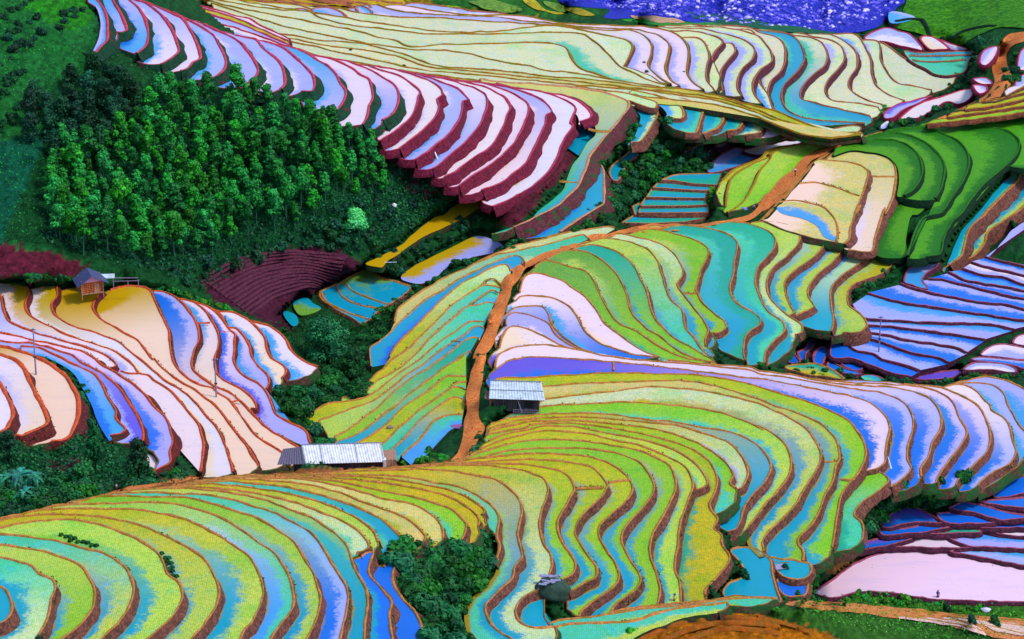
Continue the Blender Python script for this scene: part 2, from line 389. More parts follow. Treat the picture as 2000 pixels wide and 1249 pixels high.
def pol(z, s, code, sty='near', bund=True, bw=.4, split=.5, smooth_=True, drop=.5):
    """free-standing paddy: closed outline"""
    CUR[0] = sty; CUR[1] = False; p = P_(s); p = smooth(p, closed=True) if smooth_ else p
    w = unproj(p[:, 0], p[:, 1], z)[:, :2]
    # uphill part = the first half of the outline
    k = max(2, int(len(w) * split)); pad(z, w[:k + 1], np.vstack([w[k:], w[:1]])[::-1], code, bank_refl=None)
    if bund:
        wc = np.vstack([w, w[:1]]); area = ((wc[:-1, 0] * wc[1:, 1]) - (wc[1:, 0] * wc[:-1, 1])).sum()
        bank(wc, z, -1 if area > 0 else 1, drop, .25, sty, bw, .2)
# ------------------------------------------------------------------ the near hillside (falls away from the viewer and to the right)
NEAR1 = [
 ('a2 -160,1050 -150,1080 -160,1110', None),
 ('a2 -160,955 -60,960 0,972 40,1000 65,1060 70,1110 45,1160 0,1185 -60,1190', 'cc'),
 ('a2 -160,795 -60,798 0,803 100,825 180,850 230,900 310,935 322,980 300,1040 290,1110 275,1160 240,1230 190,1300 150,1400', 'mc4>wc3', dict(dz=1.6)),
 ('a2 -160,725 -60,728 0,730 150,748 280,775 400,815 480,860 515,910 540,960 552,1010 545,1070 520,1130 470,1190 400,1250 330,1310 280,1400', 'pp>gc3'),
 ('a2 -160,665 -60,665 0,668 120,678 240,695 340,710 460,745 600,780 680,820 735,870 765,930 780,980 770,1040 740,1110 690,1180 620,1250 560,1310 500,1400', 'mp>pc3'),
 ('a2 -160,660 -60,640 0,628 150,600 330,583 480,590 620,622 760,680 880,745 925,790 950,840 970,900 1040,950 1060,1000 1055,1060 1020,1120 960,1190 890,1250 820,1310 760,1400', 'pg>pc3'),
 ('a2 -160,650 -60,610 0,590 130,562 320,553 560,563 760,600 880,640 1000,700 1130,770 1200,830 1240,900 1270,980 1265,1060 1230,1130 1170,1210 1120,1270 1080,1320 1020,1400', 'yp>pc2'),
 ('a2 -100,625 0,580 60,565 130,552 200,535 340,520 560,520 800,525 980,555 1120,600 1260,670 1370,740 1450,800 1490,870 1520,940 1530,1010 1510,1080 1470,1160 1420,1230 1380,1300 1330,1400', 'yp>pc4'),
 ('a2 150,548 250,520 350,500 560,490 760,483 960,485 1140,520 1280,570 1400,640 1500,715 b2 0,710 60,742 120,790 160,850 200,940 220,1030 215,1090 190,1140 150,1190 110,1240 80,1290 20,1400', 'pw>ms5'),
 ('a2 300,503 460,480 560,450 800,448 1100,458 1250,495 1400,545 b2 0,570 60,603 120,640 190,685 245,750 295,830 335,890 355,960 375,1030 372,1090 350,1160 310,1250 270,1320 240,1400', 'gp>pc4'),
 ('a2 540,452 680,430 840,425 1000,430 1200,440 1400,480 b2 0,510 80,533 180,580 290,640 350,690 400,760 440,830 480,900 520,960 535,1030 530,1090 515,1160 495,1250 470,1400', 'mp>lb5'),
 ('a2 680,428 850,405 1100,402 1300,422 b2 0,455 60,470 180,520 300,560 400,620 480,680 530,740 550,800 570,860 610,930 640,980 650,1040 645,1110 635,1180 630,1260 620,1400', 'pm>tc7'),
]
family(49.6, 1.3, NEAR1, 'near', run=.3, first_bund=False)
# blue strips at the foot of that flank
family(35.0, 1.3, [
 ('b2 552,800 572,860 612,930 642,980 652,1040 647,1110 637,1180 632,1260 622,1400', None),
 ('b2 610,800 640,775 682,772 665,830 655,880 680,930 720,970 760,1020 790,1060 775,1130 780,1200 790,1249 800,1400', 'bc'),
 ('b2 740,860 760,820 800,800 835,800 805,860 798,950 850,1040 930,1130 960,1200 970,1249 980,1400', 'bb')], 'near', run=.8)
Z11 = 35.0
NEAR2 = [
 ('a2 680,428 850,405 1100,402 1300,422 b2 0,455 60,470 180,520 300,560 400,620 480,680 530,740 548,765', None),
 ('a2 900,400 1100,390 1300,405 b2 0,430 120,455 250,490 400,550 500,590 580,640 620,680 650,715 655,740 620,765 590,772', 'yy>wm'),
 ('a2 1000,385 1200,375 1400,388 b2 0,400 150,425 300,460 450,510 560,560 640,610 690,660 710,712', 'yy>pp'),
 ('a2 1080,372 1300,360 b2 0,375 150,390 300,420 440,460 560,500 650,540 740,590 810,650 850,700 850,730 820,752 760,778', 'ms>cm'),
 ('a2 1130,360 1350,345 b2 0,350 200,365 350,390 500,430 620,480 760,530 860,570 930,620 985,685 975,712', 'yY>Yy'),
 ('a2 1180,352 1400,335 b2 0,335 150,343 300,355 480,385 640,430 780,470 900,490 1000,540 1060,590 1085,650 1088,695', 'Yy>Yy'),
 ('a2 1300,335 b2 0,326 200,338 400,350 600,385 800,430 950,460 1050,490 1130,520 1190,570 1222,610 1215,660 1190,712', 'yy>gm3'),
 ('b2 100,322 300,335 500,345 700,365 900,395 1060,430 1180,480 1260,540 1300,580 1290,622', 'yy'),
 ('b2 200,316 350,326 550,330 750,345 950,375 1100,405 1220,450 1300,500 1330,530 1312,556', 'yy'),
 ('b2 300,312 480,322 700,325 900,340 1050,370 1130,382 1210,405 1300,450 1370,500 1410,560 1410,620 1400,680 1415,740 1402,800 1385,830', 'yy>mc3'),
 ('b2 400,312 520,303 750,295 950,290 1130,299 e3 200,1100 400,1130 500,1190 b2 1460,395 1520,450 1545,520 1533,600 1520,660 1535,740 1545,800 1500,860 1490,920 1420,990 1350,1060 1333,1110 1360,1180 1420,1240 1520,1300 1600,1400', 'yy>cm5', dict(upl='b2 300,312 480,322 700,325 900,340 1050,370 1130,382 1210,405 1300,450 1370,500 1410,560 1410,620 1400,680 1415,740 1405,800 1390,850 1340,920 1260,990 1215,1060 1210,1130 1240,1220 1290,1300 1340,1400')),
 ('b2 700,285 950,275 e3 0,1003 300,1010 500,1030 650,1050 800,1100 880,1150 920,1249 c2 205,455 172,530 160,620 180,710 220,780 235,850 215,900 213,960 150,990 60,1040 20,1110 40,1170 100,1205 180,1212 250,1205', 'yy>wc4'),
 ('b2 900,268 e3 0,990 400,995 700,1000 900,1030 1070,1080 1140,1150 1160,1249 c2 358,420 320,490 275,570 265,640 290,710 340,780 370,840 360,890 300,930 240,950', 'yy>gc4'),
 ('e3 -60,985 0,985 300,975 600,955 900,955 1150,985 1300,1020 1400,1090 1450,1160 1475,1200 c2 545,410 500,470 430,540 380,600 370,670 400,730 450,800 490,860 490,910 430,950 330,1002', 'yy>gc5'),
 ('e3 0,975 300,940 500,920 700,900 900,895 1200,915 1400,955 1537,1020 c2 670,330 700,380 695,430 650,490 570,560 510,620 505,680 550,760 600,840 620,900 610,950 560,1000 470,1060 400,1120 388,1150', 'yy>gc5'),
 ('e3 50,960 300,930 500,880 800,850 1000,845 1250,850 1537,890 c2 740,250 790,310 825,380 820,430 780,490 700,580 645,650 640,710 680,800 730,880 745,940 720,990 650,1040 600,1080 570,1130', 'gg>gc5'),
 ('e3 120,940 300,880 500,820 700,780 900,765 1200,775 1537,825 c2 760,190 870,240 930,290 950,350 945,420 910,500 870,580 820,660 800,730 805,800 830,870 850,940 860,1000 838,1090', 'gy>gc3'),
 ('e3 280,860 400,800 600,740 800,695 950,685 1200,700 1537,770 c2 750,155 900,215 1000,270 1040,330 1048,390 1030,450 1000,540 970,640 965,720 950,800 945,870 970,930 980,990 980,1070', 'yp>pc3'),
 ('e3 360,780 500,720 700,680 850,645 1000,640 1200,650 1537,720 c2 760,120 900,160 1000,210 1080,270 1125,340 1130,380 1100,402 1055,412', 'yy>pm', dict(dz=1.1, upl='e3 280,860 400,800 600,740 800,695 950,685 1200,700 1537,770 c2 750,155 900,215 1000,270 1040,330 1048,390')),
 ('e3 360,710 500,690 700,650 850,620 1000,610 1200,620 1537,665 c2 760,85 900,120 1020,160 1120,220 1170,280 1190,350 1180,420 1150,490 1160,530 1195,580 1172,630 1215,670 1220,730 1265,800 1240,860 1180,930 1120,1000 1130,1045', 'gm>yt2', dict(dz=1.0, upl='e3 360,780 500,720 700,680 850,645 1000,640 1200,650 1537,720 c2 760,120 900,160 1000,210 1080,270 1125,340 1130,380 1100,402 1055,412 1035,450 1000,540 972,640 967,720 952,800 947,870 972,930 982,990 985,1045')),
 ('e3 360,690 550,640 750,600 950,590 1200,590 1537,620 c2 750,45 900,75 1020,115 1130,165 1220,230 1270,290 1285,330 1268,370 1300,402', 'yy>gm3', dict(dz=1.0, upl='e3 360,710 500,690 700,650 850,620 1000,610 1200,620 1537,665 c2 760,85 900,120 1020,160 1120,220 1170,280 1190,350 1180,420 1150,490 1160,530')),
 ('e3 370,660 500,620 700,580 900,560 1200,555 1537,575 c2 800,18 950,35 1100,75 1200,110 1260,135 1330,210 1370,290 1365,350 1330,400 1290,410 1240,480 1205,560', 'yy>wl3', dict(dz=1.0)),
 ('e3 370,625 460,590 600,555 800,530 1000,525 1250,520 1537,535 c2 800,5 900,10 1100,45 1270,75 1400,130 1480,210 1505,280 1480,350 1400,440 1350,510 1325,590 1300,640 1250,652', 'yy>cc', dict(dz=1.0)),
 ('e3 830,460 1000,445 1250,430 1537,420 c1 700,1150 1000,1175 1200,1210 c2 1330,0 1460,60 d2 0,35 80,75 155,140 190,210 190,300 140,390 60,480 0,550 c2 1400,590 1365,635', 'gm>pc3'),
 ('e3 880,390 1000,375 1250,345 1537,310 c1 800,1060 1000,1070 1200,1100 1400,1150 d1 0,1155 100,1200 200,1249 d2 290,60 340,140 365,220 340,300 280,390 210,510 130,590 60,660 30,710 35,770', 'wy>pc4', dict(upl='e3 830,460 1000,445 1250,430 1537,420 c1 700,1150 1000,1175 1200,1210 c2 1330,0 1460,60 d2 0,35 80,75 155,140 190,210 190,300 140,390 60,480 0,550 c2 1400,590 1365,635 1365,680 1400,730 1440,765')),
 ('e3 800,275 1000,255 1300,235 1537,230 c1 850,1025 1050,1030 1200,1060 1350,1105 d1 0,1130 100,1170 250,1220 d2 325,5 410,60 465,140 475,235 455,270 440,350 385,450 345,560 300,630 240,690 240,730 265,770 262,825', 'Yy>gc5'),
 ('e3 400,270 430,205 700,185 1100,160 1537,140 c1 850,985 1050,990 1250,1015 1400,1050 d1 0,1060 100,1090 250,1135 400,1190 d2 515,0 580,70 620,150 625,210 600,280 560,340 490,430 470,520 455,600 440,690 432,745', 'yg>gc3'),
 ('e1 1110,1249 1200,1190 1350,1150 1537,1145 c1 400,900 590,915 800,935 1000,960 1200,985 1400,1010 d1 0,1010 200,1045 400,1085 560,1120 680,1170 740,1230 d2 755,0 768,50 755,120 740,200 738,250 690,290 625,302', 'vb>kb4', dict(upl='e3 400,270 430,205 700,185 1100,160 1537,140 c1 850,985 1050,990 1250,1015 1400,1050 d1 0,1060 100,1090 250,1135 400,1190 d2 515,0 580,70 620,150 625,210 600,280')),
 ('e1 1090,1245 1110,1150 1160,1100 1250,1060 1400,1035 1500,1030 c1 200,815 400,850 550,880 750,905 1000,925 1200,945 1400,965 d1 0,980 200,1010 450,1055 600,1078 720,1095 820,1135 880,1190 905,1249 d2 895,80 870,170 870,240 890,280 860,330 810,370 770,392', 'kk>lb5'),
]
N2 = family(Z11, 1.2, NEAR2, 'near', run=.28, last_drop=1.2)
ZP = N2[-1][1]
NEAR3 = [
 (NEAR2[-1][0], None),
 ('c1 900,905 1200,932 1400,950 d1 0,965 200,992 460,1042 700,1056 850,1075 960,1110 1030,1160 1070,1249 d2 1060,60 1010,140 990,220 945,290 950,335', 'kk>lb5'),
 ('d1 300,1012 560,1036 700,1042 850,1050 950,1060 1050,1090 1130,1150 1175,1249 d2 1215,80 1180,150 1110,240 1050,330 1035,370', 'ks>lb5'),
 ('d1 850,1042 1010,1055 1100,1075 1200,1120 1290,1180 1325,1249 d2 1350,90 1340,160 1290,230 1220,300 1165,350 1150,385', 'kl>lb5'),
 ('e4 780,272 850,255 950,250 1030,275 1110,330 1170,400 1220,445 1230,490 1350,560 1400,650 1430,760 1460,860 1440,940 1380,1010 1280,1060 1180,1120 1100,1200', 'kk>lb5'),
 ('e4 880,240 1050,235 1180,245 1290,280 1350,340 1385,440 1440,540 1470,600 1537,680 1640,780', 'ls>ls'),
 ('e4 900,235 1080,190 1200,180 1330,200 1440,240 1537,290 1640,360', 'ls>ls'),
]
family(ZP, 1.2, NEAR3, 'near', run=.28)
# low paddies between the flanks
family(4.0, 1.2, [('d2 600,292 560,350 485,440 470,520 455,620 436,735', None),
 ('d2 625,302 720,312 762,350 740,380 680,430 590,500 560,550 600,600 612,640 605,700', 'gg>mt')], 'near', run=.6)
family(-4.9, 1.0, [('d2 1440,240 1470,190 1500,120 1520,60', None), ('d2 1440,305 1500,300 1560,282 1640,240 1640,100 1600,40', 'bs')], 'near', run=.5)
pol(-6.8, 'd2 1440,350 1500,335 1650,300 1650,430 1546,432 1370,448', 'bb', 'blue')
pol(7.0, 'c2 1270,760 1300,745 1380,745 1450,775 1500,820 1512,890 1540,1000 1560,1060 1440,1045 1240,1040 1225,1000 1260,950 1340,915 1340,860', 'cc', 'near')
pol(6.0, 'd2 75,800 130,810 250,825 300,840 312,880 285,920 180,925 110,880', 'cc', 'near')
pol(5.2, 'd2 110,935 180,928 285,935 290,960 270,1020 150,1020 120,985', 'bb', 'near')
pol(19.0, 'c2 60,1170 130,1140 190,1120 215,1160 240,1185 180,1205 100,1205', 'cc', 'near', bund=False)
pol(45.6, 'a2 85,1030 180,1020 285,1045 280,1110 240,1200 150,1300 80,1300 75,1150', 'ww>wc', 'near', bund=False)
xb(45.5, 'a2 85,1012 180,1008 290,1025'); xb(44.2, 'a2 345,985 430,1000 530,1008'); xb(42.9, 'a2 240,700 210,740')
xb(19.6, 'c2 370,402 450,398 530,398'); xb(18.3, 'c2 560,368 630,355 685,350')
xb(6.0, 'd2 370,243 420,245 470,237'); xb(4.9, 'd2 478,345 520,350 562,345'); xb(3.6, 'c1 590,915 588,965')
xb(-1.5, 'e4 640,362 700,345 760,335')
# ------------------------------------------------------------------ nose right of the path
NOSE = [
 (NEAR2[-1][0].split(' d1 0,980')[0], None),
 ('e1 1130,1060 1150,980 1200,880 1250,860 1400,880 1537,945 c1 250,800 320,830 420,852 480,862', 'hv>kk', dict(side=1)),
 ('e1 1195,850 1200,760 1240,735 1350,735 1450,760 1537,800 c1 215,700 250,750 310,800 380,835 450,857', 'lk>lk'),
 ('e1 1220,720 1270,680 1400,668 1537,680 c1 210,640 230,690 280,750 340,800 420,847 460,858', 'ls>bs'),
 ('e1 1290,610 1320,580 1400,570 1537,575 c1 250,550 330,590 370,640 400,700 430,745 500,800 600,840 720,872 850,888', 'ks>bs'),
 ('e1 1320,540 1340,450 1370,390 1430,360 1537,362 c1 200,410 290,440 360,490 430,540 480,600 530,680 600,740 680,800 760,850 850,885', 'kk>kh'),
 ('c1 130,370 180,328 250,335 330,360 420,385 470,430 500,500 540,580 590,660 640,700 730,740 800,790 900,850 1000,890 1150,915', 'dd>gt'),
 ('c1 200,322 270,280 340,265 420,275 500,310 580,370 630,440 660,510 680,590 710,650 780,720 850,760 950,840 1050,890 1180,920', 'dp>gt3'),
 ('c1 350,265 420,238 480,235 560,255 640,295 700,350 740,420 780,500 800,570 820,650 870,710 950,780 1040,830 1120,880', 'tt>gc3'),
 ('c1 460,215 530,198 620,205 720,230 800,270 850,340 875,420 890,480 930,560 985,610 1000,680 1010,730 1060,780 1100,840 1150,885', 'pp>mc3'),
 ('c1 570,190 620,172 720,190 820,215 900,250 960,310 990,380 985,420 960,460 1000,530 1050,600 1110,670 1140,730 1120,790 1125,825', 'wp>gc4'),
 ('c1 690,170 770,145 850,150 960,175 1070,210 1140,260 1140,290 1100,370 1085,430 1065,500 1080,520 1100,560 1170,630 1235,680 1245,710 1210,740 1160,750', 'gp>gc3'),
 ('c1 870,145 950,122 1050,125 1180,150 1270,180 1310,220 1305,270 1290,340 1285,410 1265,480 1280,540 1330,590 1400,630 1445,670 1440,700 1380,740 1350,790 1345,850 1357,905', 'tm>tc5'),
 ('c1 1100,130 1200,110 1300,105 1400,120 1480,150 1530,200 1530,240 1480,310 1430,360 1410,430 1430,520 d1 60,620 150,690 155,730 90,800 45,860 40,918', 'tm>mc5'),
 ('d1 -40,108 20,100 120,110 200,130 245,180 240,220 180,290 90,370 55,440 70,540 130,610 200,660 255,700 255,745 220,757', 'pp>wc4'),
 ('d1 40,95 230,125 300,120 350,135 385,190 380,240 330,300 220,380 165,440 160,510 190,590 210,630 190,642', 'pw>pc4'),
 ('d1 380,212 430,215 470,225 490,260 440,330 350,410 300,470 290,530 325,590 320,600 220,650', 'ps>pc4'),
 ('d1 520,265 570,262 610,275 645,290 580,350 470,430 425,490 430,600 440,680 425,738', 'ws>cc'),
 ('d1 655,290 700,308 785,325 780,350 700,410 560,465 525,520 525,580 600,640 635,700 600,740 500,742', 'yp>pc2'),
]
family(ZP, 1.05, NOSE, 'near', run=.35, last_drop=2.0)
xb(-9.2, 'c1 1000,518 1070,518')
# tail of the nose: little crest paddies and the green terraces under the path
family(-14.5, .5, [('c1 860,140 800,150', None), ('c1 770,130 830,125 880,128', 'pp')], 'near', run=.2)
pol(-10.5, 'd1 500,1015 430,960 330,925 240,930 160,945 260,985 400,1000', 'yt', 'near')
pol(-18.8, 'd1 285,655 340,650 375,700 385,740 350,750 300,700', 'ct', 'near')
pol(-12.0, 'd1 600,1000 640,990 700,1005 720,1035 640,1030', 'mc', 'near', bund=False)
# ------------------------------------------------------------------ hillside left of the path
LEFTH = [
 ('e2 1500,650 1380,720 1280,830 1150,960 1050,1010 1020,1040', None),
 ('e2 1500,625 1400,630 1320,650 1220,710 1160,790 1080,880 1000,950 930,1020', 'ms>ss'),
 ('e2 1530,520 1500,475 1450,460 1370,490 1260,560 1180,620 1090,700 1020,780 930,880 840,960 780,1020', 'yy>cm'),
 ('e2 1535,400 1500,380 1440,370 1380,390 1280,460 1180,530 1080,600 990,680 900,760 800,860 700,950 640,1010', 'gm>mt'),
 ('e2 1540,270 1440,270 1360,275 1260,340 1150,430 1050,490 960,550 860,650 760,740 680,800 600,850 500,900 450,950 425,1015', 'gm>yy'),
 ('e2 1537,50 1480,100 1400,150 1320,200 1220,270 1140,330 1050,400 960,470 880,550 800,600 720,660 640,730 550,790 450,840 330,880 300,920 293,1020', 'gt>cc'),
 ('e1 930,965 880,962 800,990 740,1040 640,1120 560,1180 e2 1180,195 1080,250 960,330 830,440 720,550 600,640 500,720 400,790 310,835 315,875', 'tc>gp'),
 ('e1 990,880 950,850 880,870 780,950 680,1010 600,1060 500,1140 400,1220 e2 1080,190 960,270 860,360 780,420 680,490 560,540 400,600 260,650 160,690 200,760 235,825', 'cy>pp'),
 ('e1 980,815 850,812 790,850 700,920 600,980 500,1060 400,1150 300,1220 e2 1000,180 880,260 760,360 640,440 520,490 420,500 260,520 150,570 80,620 40,672', 'ms>yp'),
 ('e1 1080,640 1030,625 940,655 830,670 720,760 600,860 500,950 400,1060 300,1160 e2 910,195 800,260 700,320 620,380 580,430 500,460 380,470 345,502', 'mm>py'),
 ('e1 1140,500 1060,480 960,480 880,530 780,590 680,660 580,760 480,860 380,960 280,1060 200,1120 110,1180 e2 770,190 700,240 630,320 595,375', 'ms>yy'),
 ('e1 1240,340 1210,280 1160,275 1050,310 900,390 780,450 680,530 580,610 480,720 380,820 280,910 200,990 110,1120 102,1150', 'wp>yy'),
 ('e1 1340,275 1350,220 1290,190 1200,210 1050,270 900,340 750,420 600,520 480,580 380,650 280,740 200,810 130,890 0,1000 b1 700,805 667,835 665,900 668,945', 'cs>cb'),
 ('c1 445,200 425,180 350,190 250,220 178,237 e1 1400,120 1250,160 1100,190 950,250 800,320 650,380 500,470 380,540 280,610 190,680 150,780 145,822', 'mw>YY'),
 ('c1 600,140 560,128 480,140 350,158 178,200 e1 1400,70 1250,110 1100,170 950,240 880,275', 'wY>Yy'),
]
family(8.0, 1.2, LEFTH, 'near', run=.3, bw=.34, close=False, last_drop=1.0)
xb(-3.6, 'e1 1120,545 1060,518 980,560 900,620 850,655'); xb(-4.9, 'e1 1150,470 1080,410 1010,420 960,475')
xb(2, 'e1 870,1110 840,1095 780,1130 720,1175'); xb(.6, 'e1 760,1000 700,990'); xb(4.5, 'e3 0,280 60,230 150,225')
# ------------------------------------------------------------------ ponds on the left
family(20, 2.0, [
 ('f1 -400,520 -250,500 -180,640 -150,900', None),
 ('f1 -300,380 -150,400 0,520 60,640 110,750 125,830 90,900 70,950 0,990 -120,1020', 'kh'),
 ('f1 -300,225 -150,230 0,255 80,280 160,320 240,400 280,500 330,610 400,740 440,840 450,900 410,940 300,980 210,1020 150,1010', 'kl>hk', dict(dz=1.8)),
 ('f1 -300,165 -150,160 0,180 120,210 260,250 400,310 520,380 610,450 680,550 730,650 740,780 720,900 680,980 640,1040 540,1080 480,1077', 'oh!hh', dict(dz=1.8))], 'pond', run=.7, bw=.7, bh=.35, last_drop=2)
LP = [
 ('f1 250,215 350,215 560,310 690,395 760,505 850,665 920,855 980,965 1020,1025', None),
 ('f1 200,175 350,195 480,245 600,300 700,350 830,410 900,460 950,530 1000,640 1060,740 1090,800 1085,850 1130,910 1180,960 1150,990 1040,1025', 'ls>sb'),
 ('f1 -200,100 -50,125 150,148 300,152 450,190 600,235 680,265 760,330 900,400 1050,500 1120,570 1200,690 1270,800 1320,900 1345,1000 1340,1075', 'lv>vl3', dict(run=.6)),
 ('f1 -250,-20 -100,20 0,50 200,95 400,140 600,185 780,230 900,300 970,360 1060,410 1150,470 1290,570 1400,680 f2 0,640 80,720 140,800 165,900 180,970 155,1060 150,1170 60,1230 0,1260', 'kl>lb4', dict(run=.8)),
 ('a1 -120,450 -60,480 0,525 20,610 50,675 120,712 f1 400,75 600,130 800,185 950,245 1050,310 1092,350 1080,372 1040,382', 'ls>kk'),
 ('a1 160,480 168,520 145,580 160,630 230,680 300,715 f1 600,60 800,130 950,175 1100,240 1200,310 1270,380 1300,430 1400,450 f2 0,400 100,460 200,540 280,640 350,730 420,810 450,900 470,1000 460,1100 450,1220 440,1270', 'ok!kl4'),
 ('a1 330,480 335,530 300,580 310,630 370,680 450,715 f1 900,50 1100,130 1200,210 1300,290 1400,370 1480,450 f2 0,310 100,400 200,460 320,540 400,620 480,720 560,810 620,890 660,990 700,1090 735,1210 745,1270', 'ok!kh'),
 ('a1 590,500 555,560 540,600 570,650 650,705 760,765 f1 1290,120 1370,220 1440,310 f2 0,200 60,270 150,340 270,430 400,500 520,590 600,660 680,760 760,870 860,1000 920,1100 985,1210', 'oo!hh'),
 ('a1 640,500 700,480 800,475 870,500 910,580 950,670 985,740 f2 150,0 160,120 180,220 230,300 320,380 430,440 560,480 600,520 700,580 760,650 850,780 920,880 1000,950 1140,1040 1220,1090 1262,1130 1240,1185', 'oo!hh'),
 ('a1 860,505 905,505 960,510 1030,550 1090,610 1140,690 f2 425,20 380,130 360,220 370,300 430,360 540,440 650,490 750,540 800,590 860,650 950,740 1040,830 1160,910 1290,990 1380,1050 1387,1090 1360,1125', 'lb5>hh'),
 ('a1 1030,548 1070,552 1130,570 1200,630 1250,710 f2 612,20 600,100 575,190 590,330 640,390 740,440 840,490 910,550 960,620 972,660 915,662', 'ks4>hh'),
 ('a1 1110,562 1200,590 1280,650 1325,720 1370,760 f2 765,20 760,120 750,220 800,310 880,380 980,430 1060,520 1110,620 1140,710 1240,780 1370,840 1440,890 1460,960 1500,1045', 'kb4>lv'),
 ('a1 1200,590 1240,610 1290,650 1320,712 1370,720 1420,770 f2 900,80 920,180 980,270 1060,340 1085,400 1080,450 1055,485', 'kb4>ls'),
 ('a1 1262,618 1360,630 1440,670 1500,720 f2 1045,10 1060,100 1100,180 1180,240 1240,290 1240,340 1205,382', 'ks>hs'),
 ('a1 1410,662 1450,675 b1 0,685 80,710 160,770 210,850 280,910 360,947', 'ks4>ks'),
]
family(12, .85, LP, 'pond', run=.35, bw=.4, bh=.26, last_drop=1.5)
xb(9.2, 'f1 1130,410 1210,432 1300,435', 'pond'); xb(4, 'a1 1150,690 1220,688', 'pond'); xb(2.5, 'a1 1270,742 1330,742', 'pond'); xb(5, 'f2 735,605 780,590 830,600', 'pond')
# ------------------------------------------------------------------ far left hillside, pink water
FARL = [
 ('f3 30,0 60,70 70,160 60,260 30,350 -10,440 -40,480', None),
 ('f3 10,-60 40,0 90,60 130,140 150,220 140,300 140,370 90,440 20,512', 'sl'),
 ('f3 150,-60 190,0 220,60 270,140 305,220 320,290 280,308 235,310', 'sb>ls', dict(run=1.9)),
 ('f3 290,-60 350,0 420,60 470,140 510,230 530,330 510,420 460,480 415,512', 'lb>sb'),
 ('f3 330,-40 400,0 500,30 600,100 700,210 760,300 790,400 810,490 770,530 700,580 640,607', 'lk>ks'),
 ('f3 450,5 600,60 750,130 860,190 920,290 970,380 1010,480 1015,560 950,590 900,650 830,672', 'lk>kk'),
 ('f3 760,120 900,190 1030,255 1140,340 1190,430 1240,520 1260,600 1230,670 1170,720 1110,742', 'ls>ls'),
 ('f3 1050,235 1170,290 1300,350 1420,430 f4 100,180 170,280 210,370 190,440 130,490 105,535', 'lk>ls'),
 ('f4 0,45 60,60 200,90 250,160 350,240 430,320 460,420 465,500 425,555', 'ls>lk'),
 ('f4 230,95 400,140 520,220 600,290 680,370 730,440 740,530 720,572 620,572', 'ls>lk'),
 ('f4 430,135 600,180 750,260 870,340 940,410 980,490 1030,560 1020,660 960,740 890,780 815,805', 'sl>ls'),
 ('f4 740,235 900,270 1080,350 1180,420 1250,460 1280,560 1290,640 1250,710 1240,800 1190,885', 'kl>kk'),
 ('f4 860,258 1050,290 1200,340 1350,420 f5 230,215 275,280 285,370 250,460 200,520 130,562', 'kk>ls'),
]
FL_ = family(30, 1.7, FARL, 'pinkg', run=1.1, bw=.6, bh=.3, last_drop=2.2)
PINK = [
 (FARL[-1][0], None),
 ('f5 0,45 130,90 260,130 400,210 480,290 465,340 455,400 430,470 380,550 300,620 220,680 105,750', 'kl>kk3'),
 ('f5 60,45 300,90 450,140 600,200 690,270 700,315 645,355 660,420 650,480 600,560 540,620 450,700 370,760 285,825', 'kk>kl'),
 ('f5 280,85 500,135 700,205 850,270 910,330 940,362 885,380 880,450 860,530 800,630 720,720 620,800 520,880 435,925', 'lk>ls'),
 ('f5 450,120 700,165 850,208 1000,260 1100,320 1115,400 1095,480 1050,590 950,710 850,810 750,900 650,980 595,1010', 'kk>ls'),
 ('f5 650,150 900,198 1100,250 1200,300 1280,340 1330,430 1300,500 1270,600 1220,700 1140,810 1020,890 900,970 800,1050 710,1095', 'kk>ko1'),  # from here down, ochre back strip is bank reflection painted into the water
 ('f5 820,172 1100,218 1300,280 1430,350 1490,400 1495,500 1470,560 1420,680 1350,790 1250,890 1120,990 1000,1060 845,1175', 'kk>ko1'),
 ('f5 1000,190 1200,225 1340,255 f6 120,200 230,240 320,300 370,380 325,410 310,500 260,620 190,750 150,840 90,900 0,970 f5 1250,1140 1100,1200 1060,1215', 'lk>ko1'),
 ('f5 1200,210 f6 0,150 200,180 380,220 500,270 600,350 570,420 550,490 575,512 500,620 460,700 420,820 370,900 280,1010 180,1090 0,1190 p 975,400 962,404', 'kk>ko1'),
]
family(FL_[-1][1], 2.15, PINK, 'pink', run=.8, bw=.5, bh=.28, last_drop=1.6)
family(-6.8, 1.0, [('f6 360,208 450,260 560,330 610,380 640,465', None), ('f6 340,203 500,230 620,280 700,340 750,410 740,435 640,474', 'kk')], 'pink', run=1.6, bw=.6)
family(-7.0, 2.2, [
 ('f6 -40,145 200,150 400,200 600,270 720,330 780,420 780,520 720,570 640,700 560,810 480,1020 400,1100 250,1220 180,1300 p 960,440', None),
 ('f6 -300,70 -150,95 0,110 300,125 600,155 850,195 1000,240 1095,290 1095,340 1020,440 960,510 900,580 820,680 730,790 700,900 660,990 630,1060 560,1140 440,1249 c1 180,50 70,110 10,130', 'YY>ct', dict(run=1.8)),
 ('f6 790,900 820,855 855,920 867,1050 860,1180 c1 530,-5 480,30 400,80 310,140 280,163', 'cc>cb', dict(dz=2.6))], 'cream', run=1.6, bw=.7, last_drop=2)
xb(-9.2, 'f6 445,1035 620,1042', bw=.6); xb(-9.1, 'f6 720,545 800,560 930,560', bw=.9)
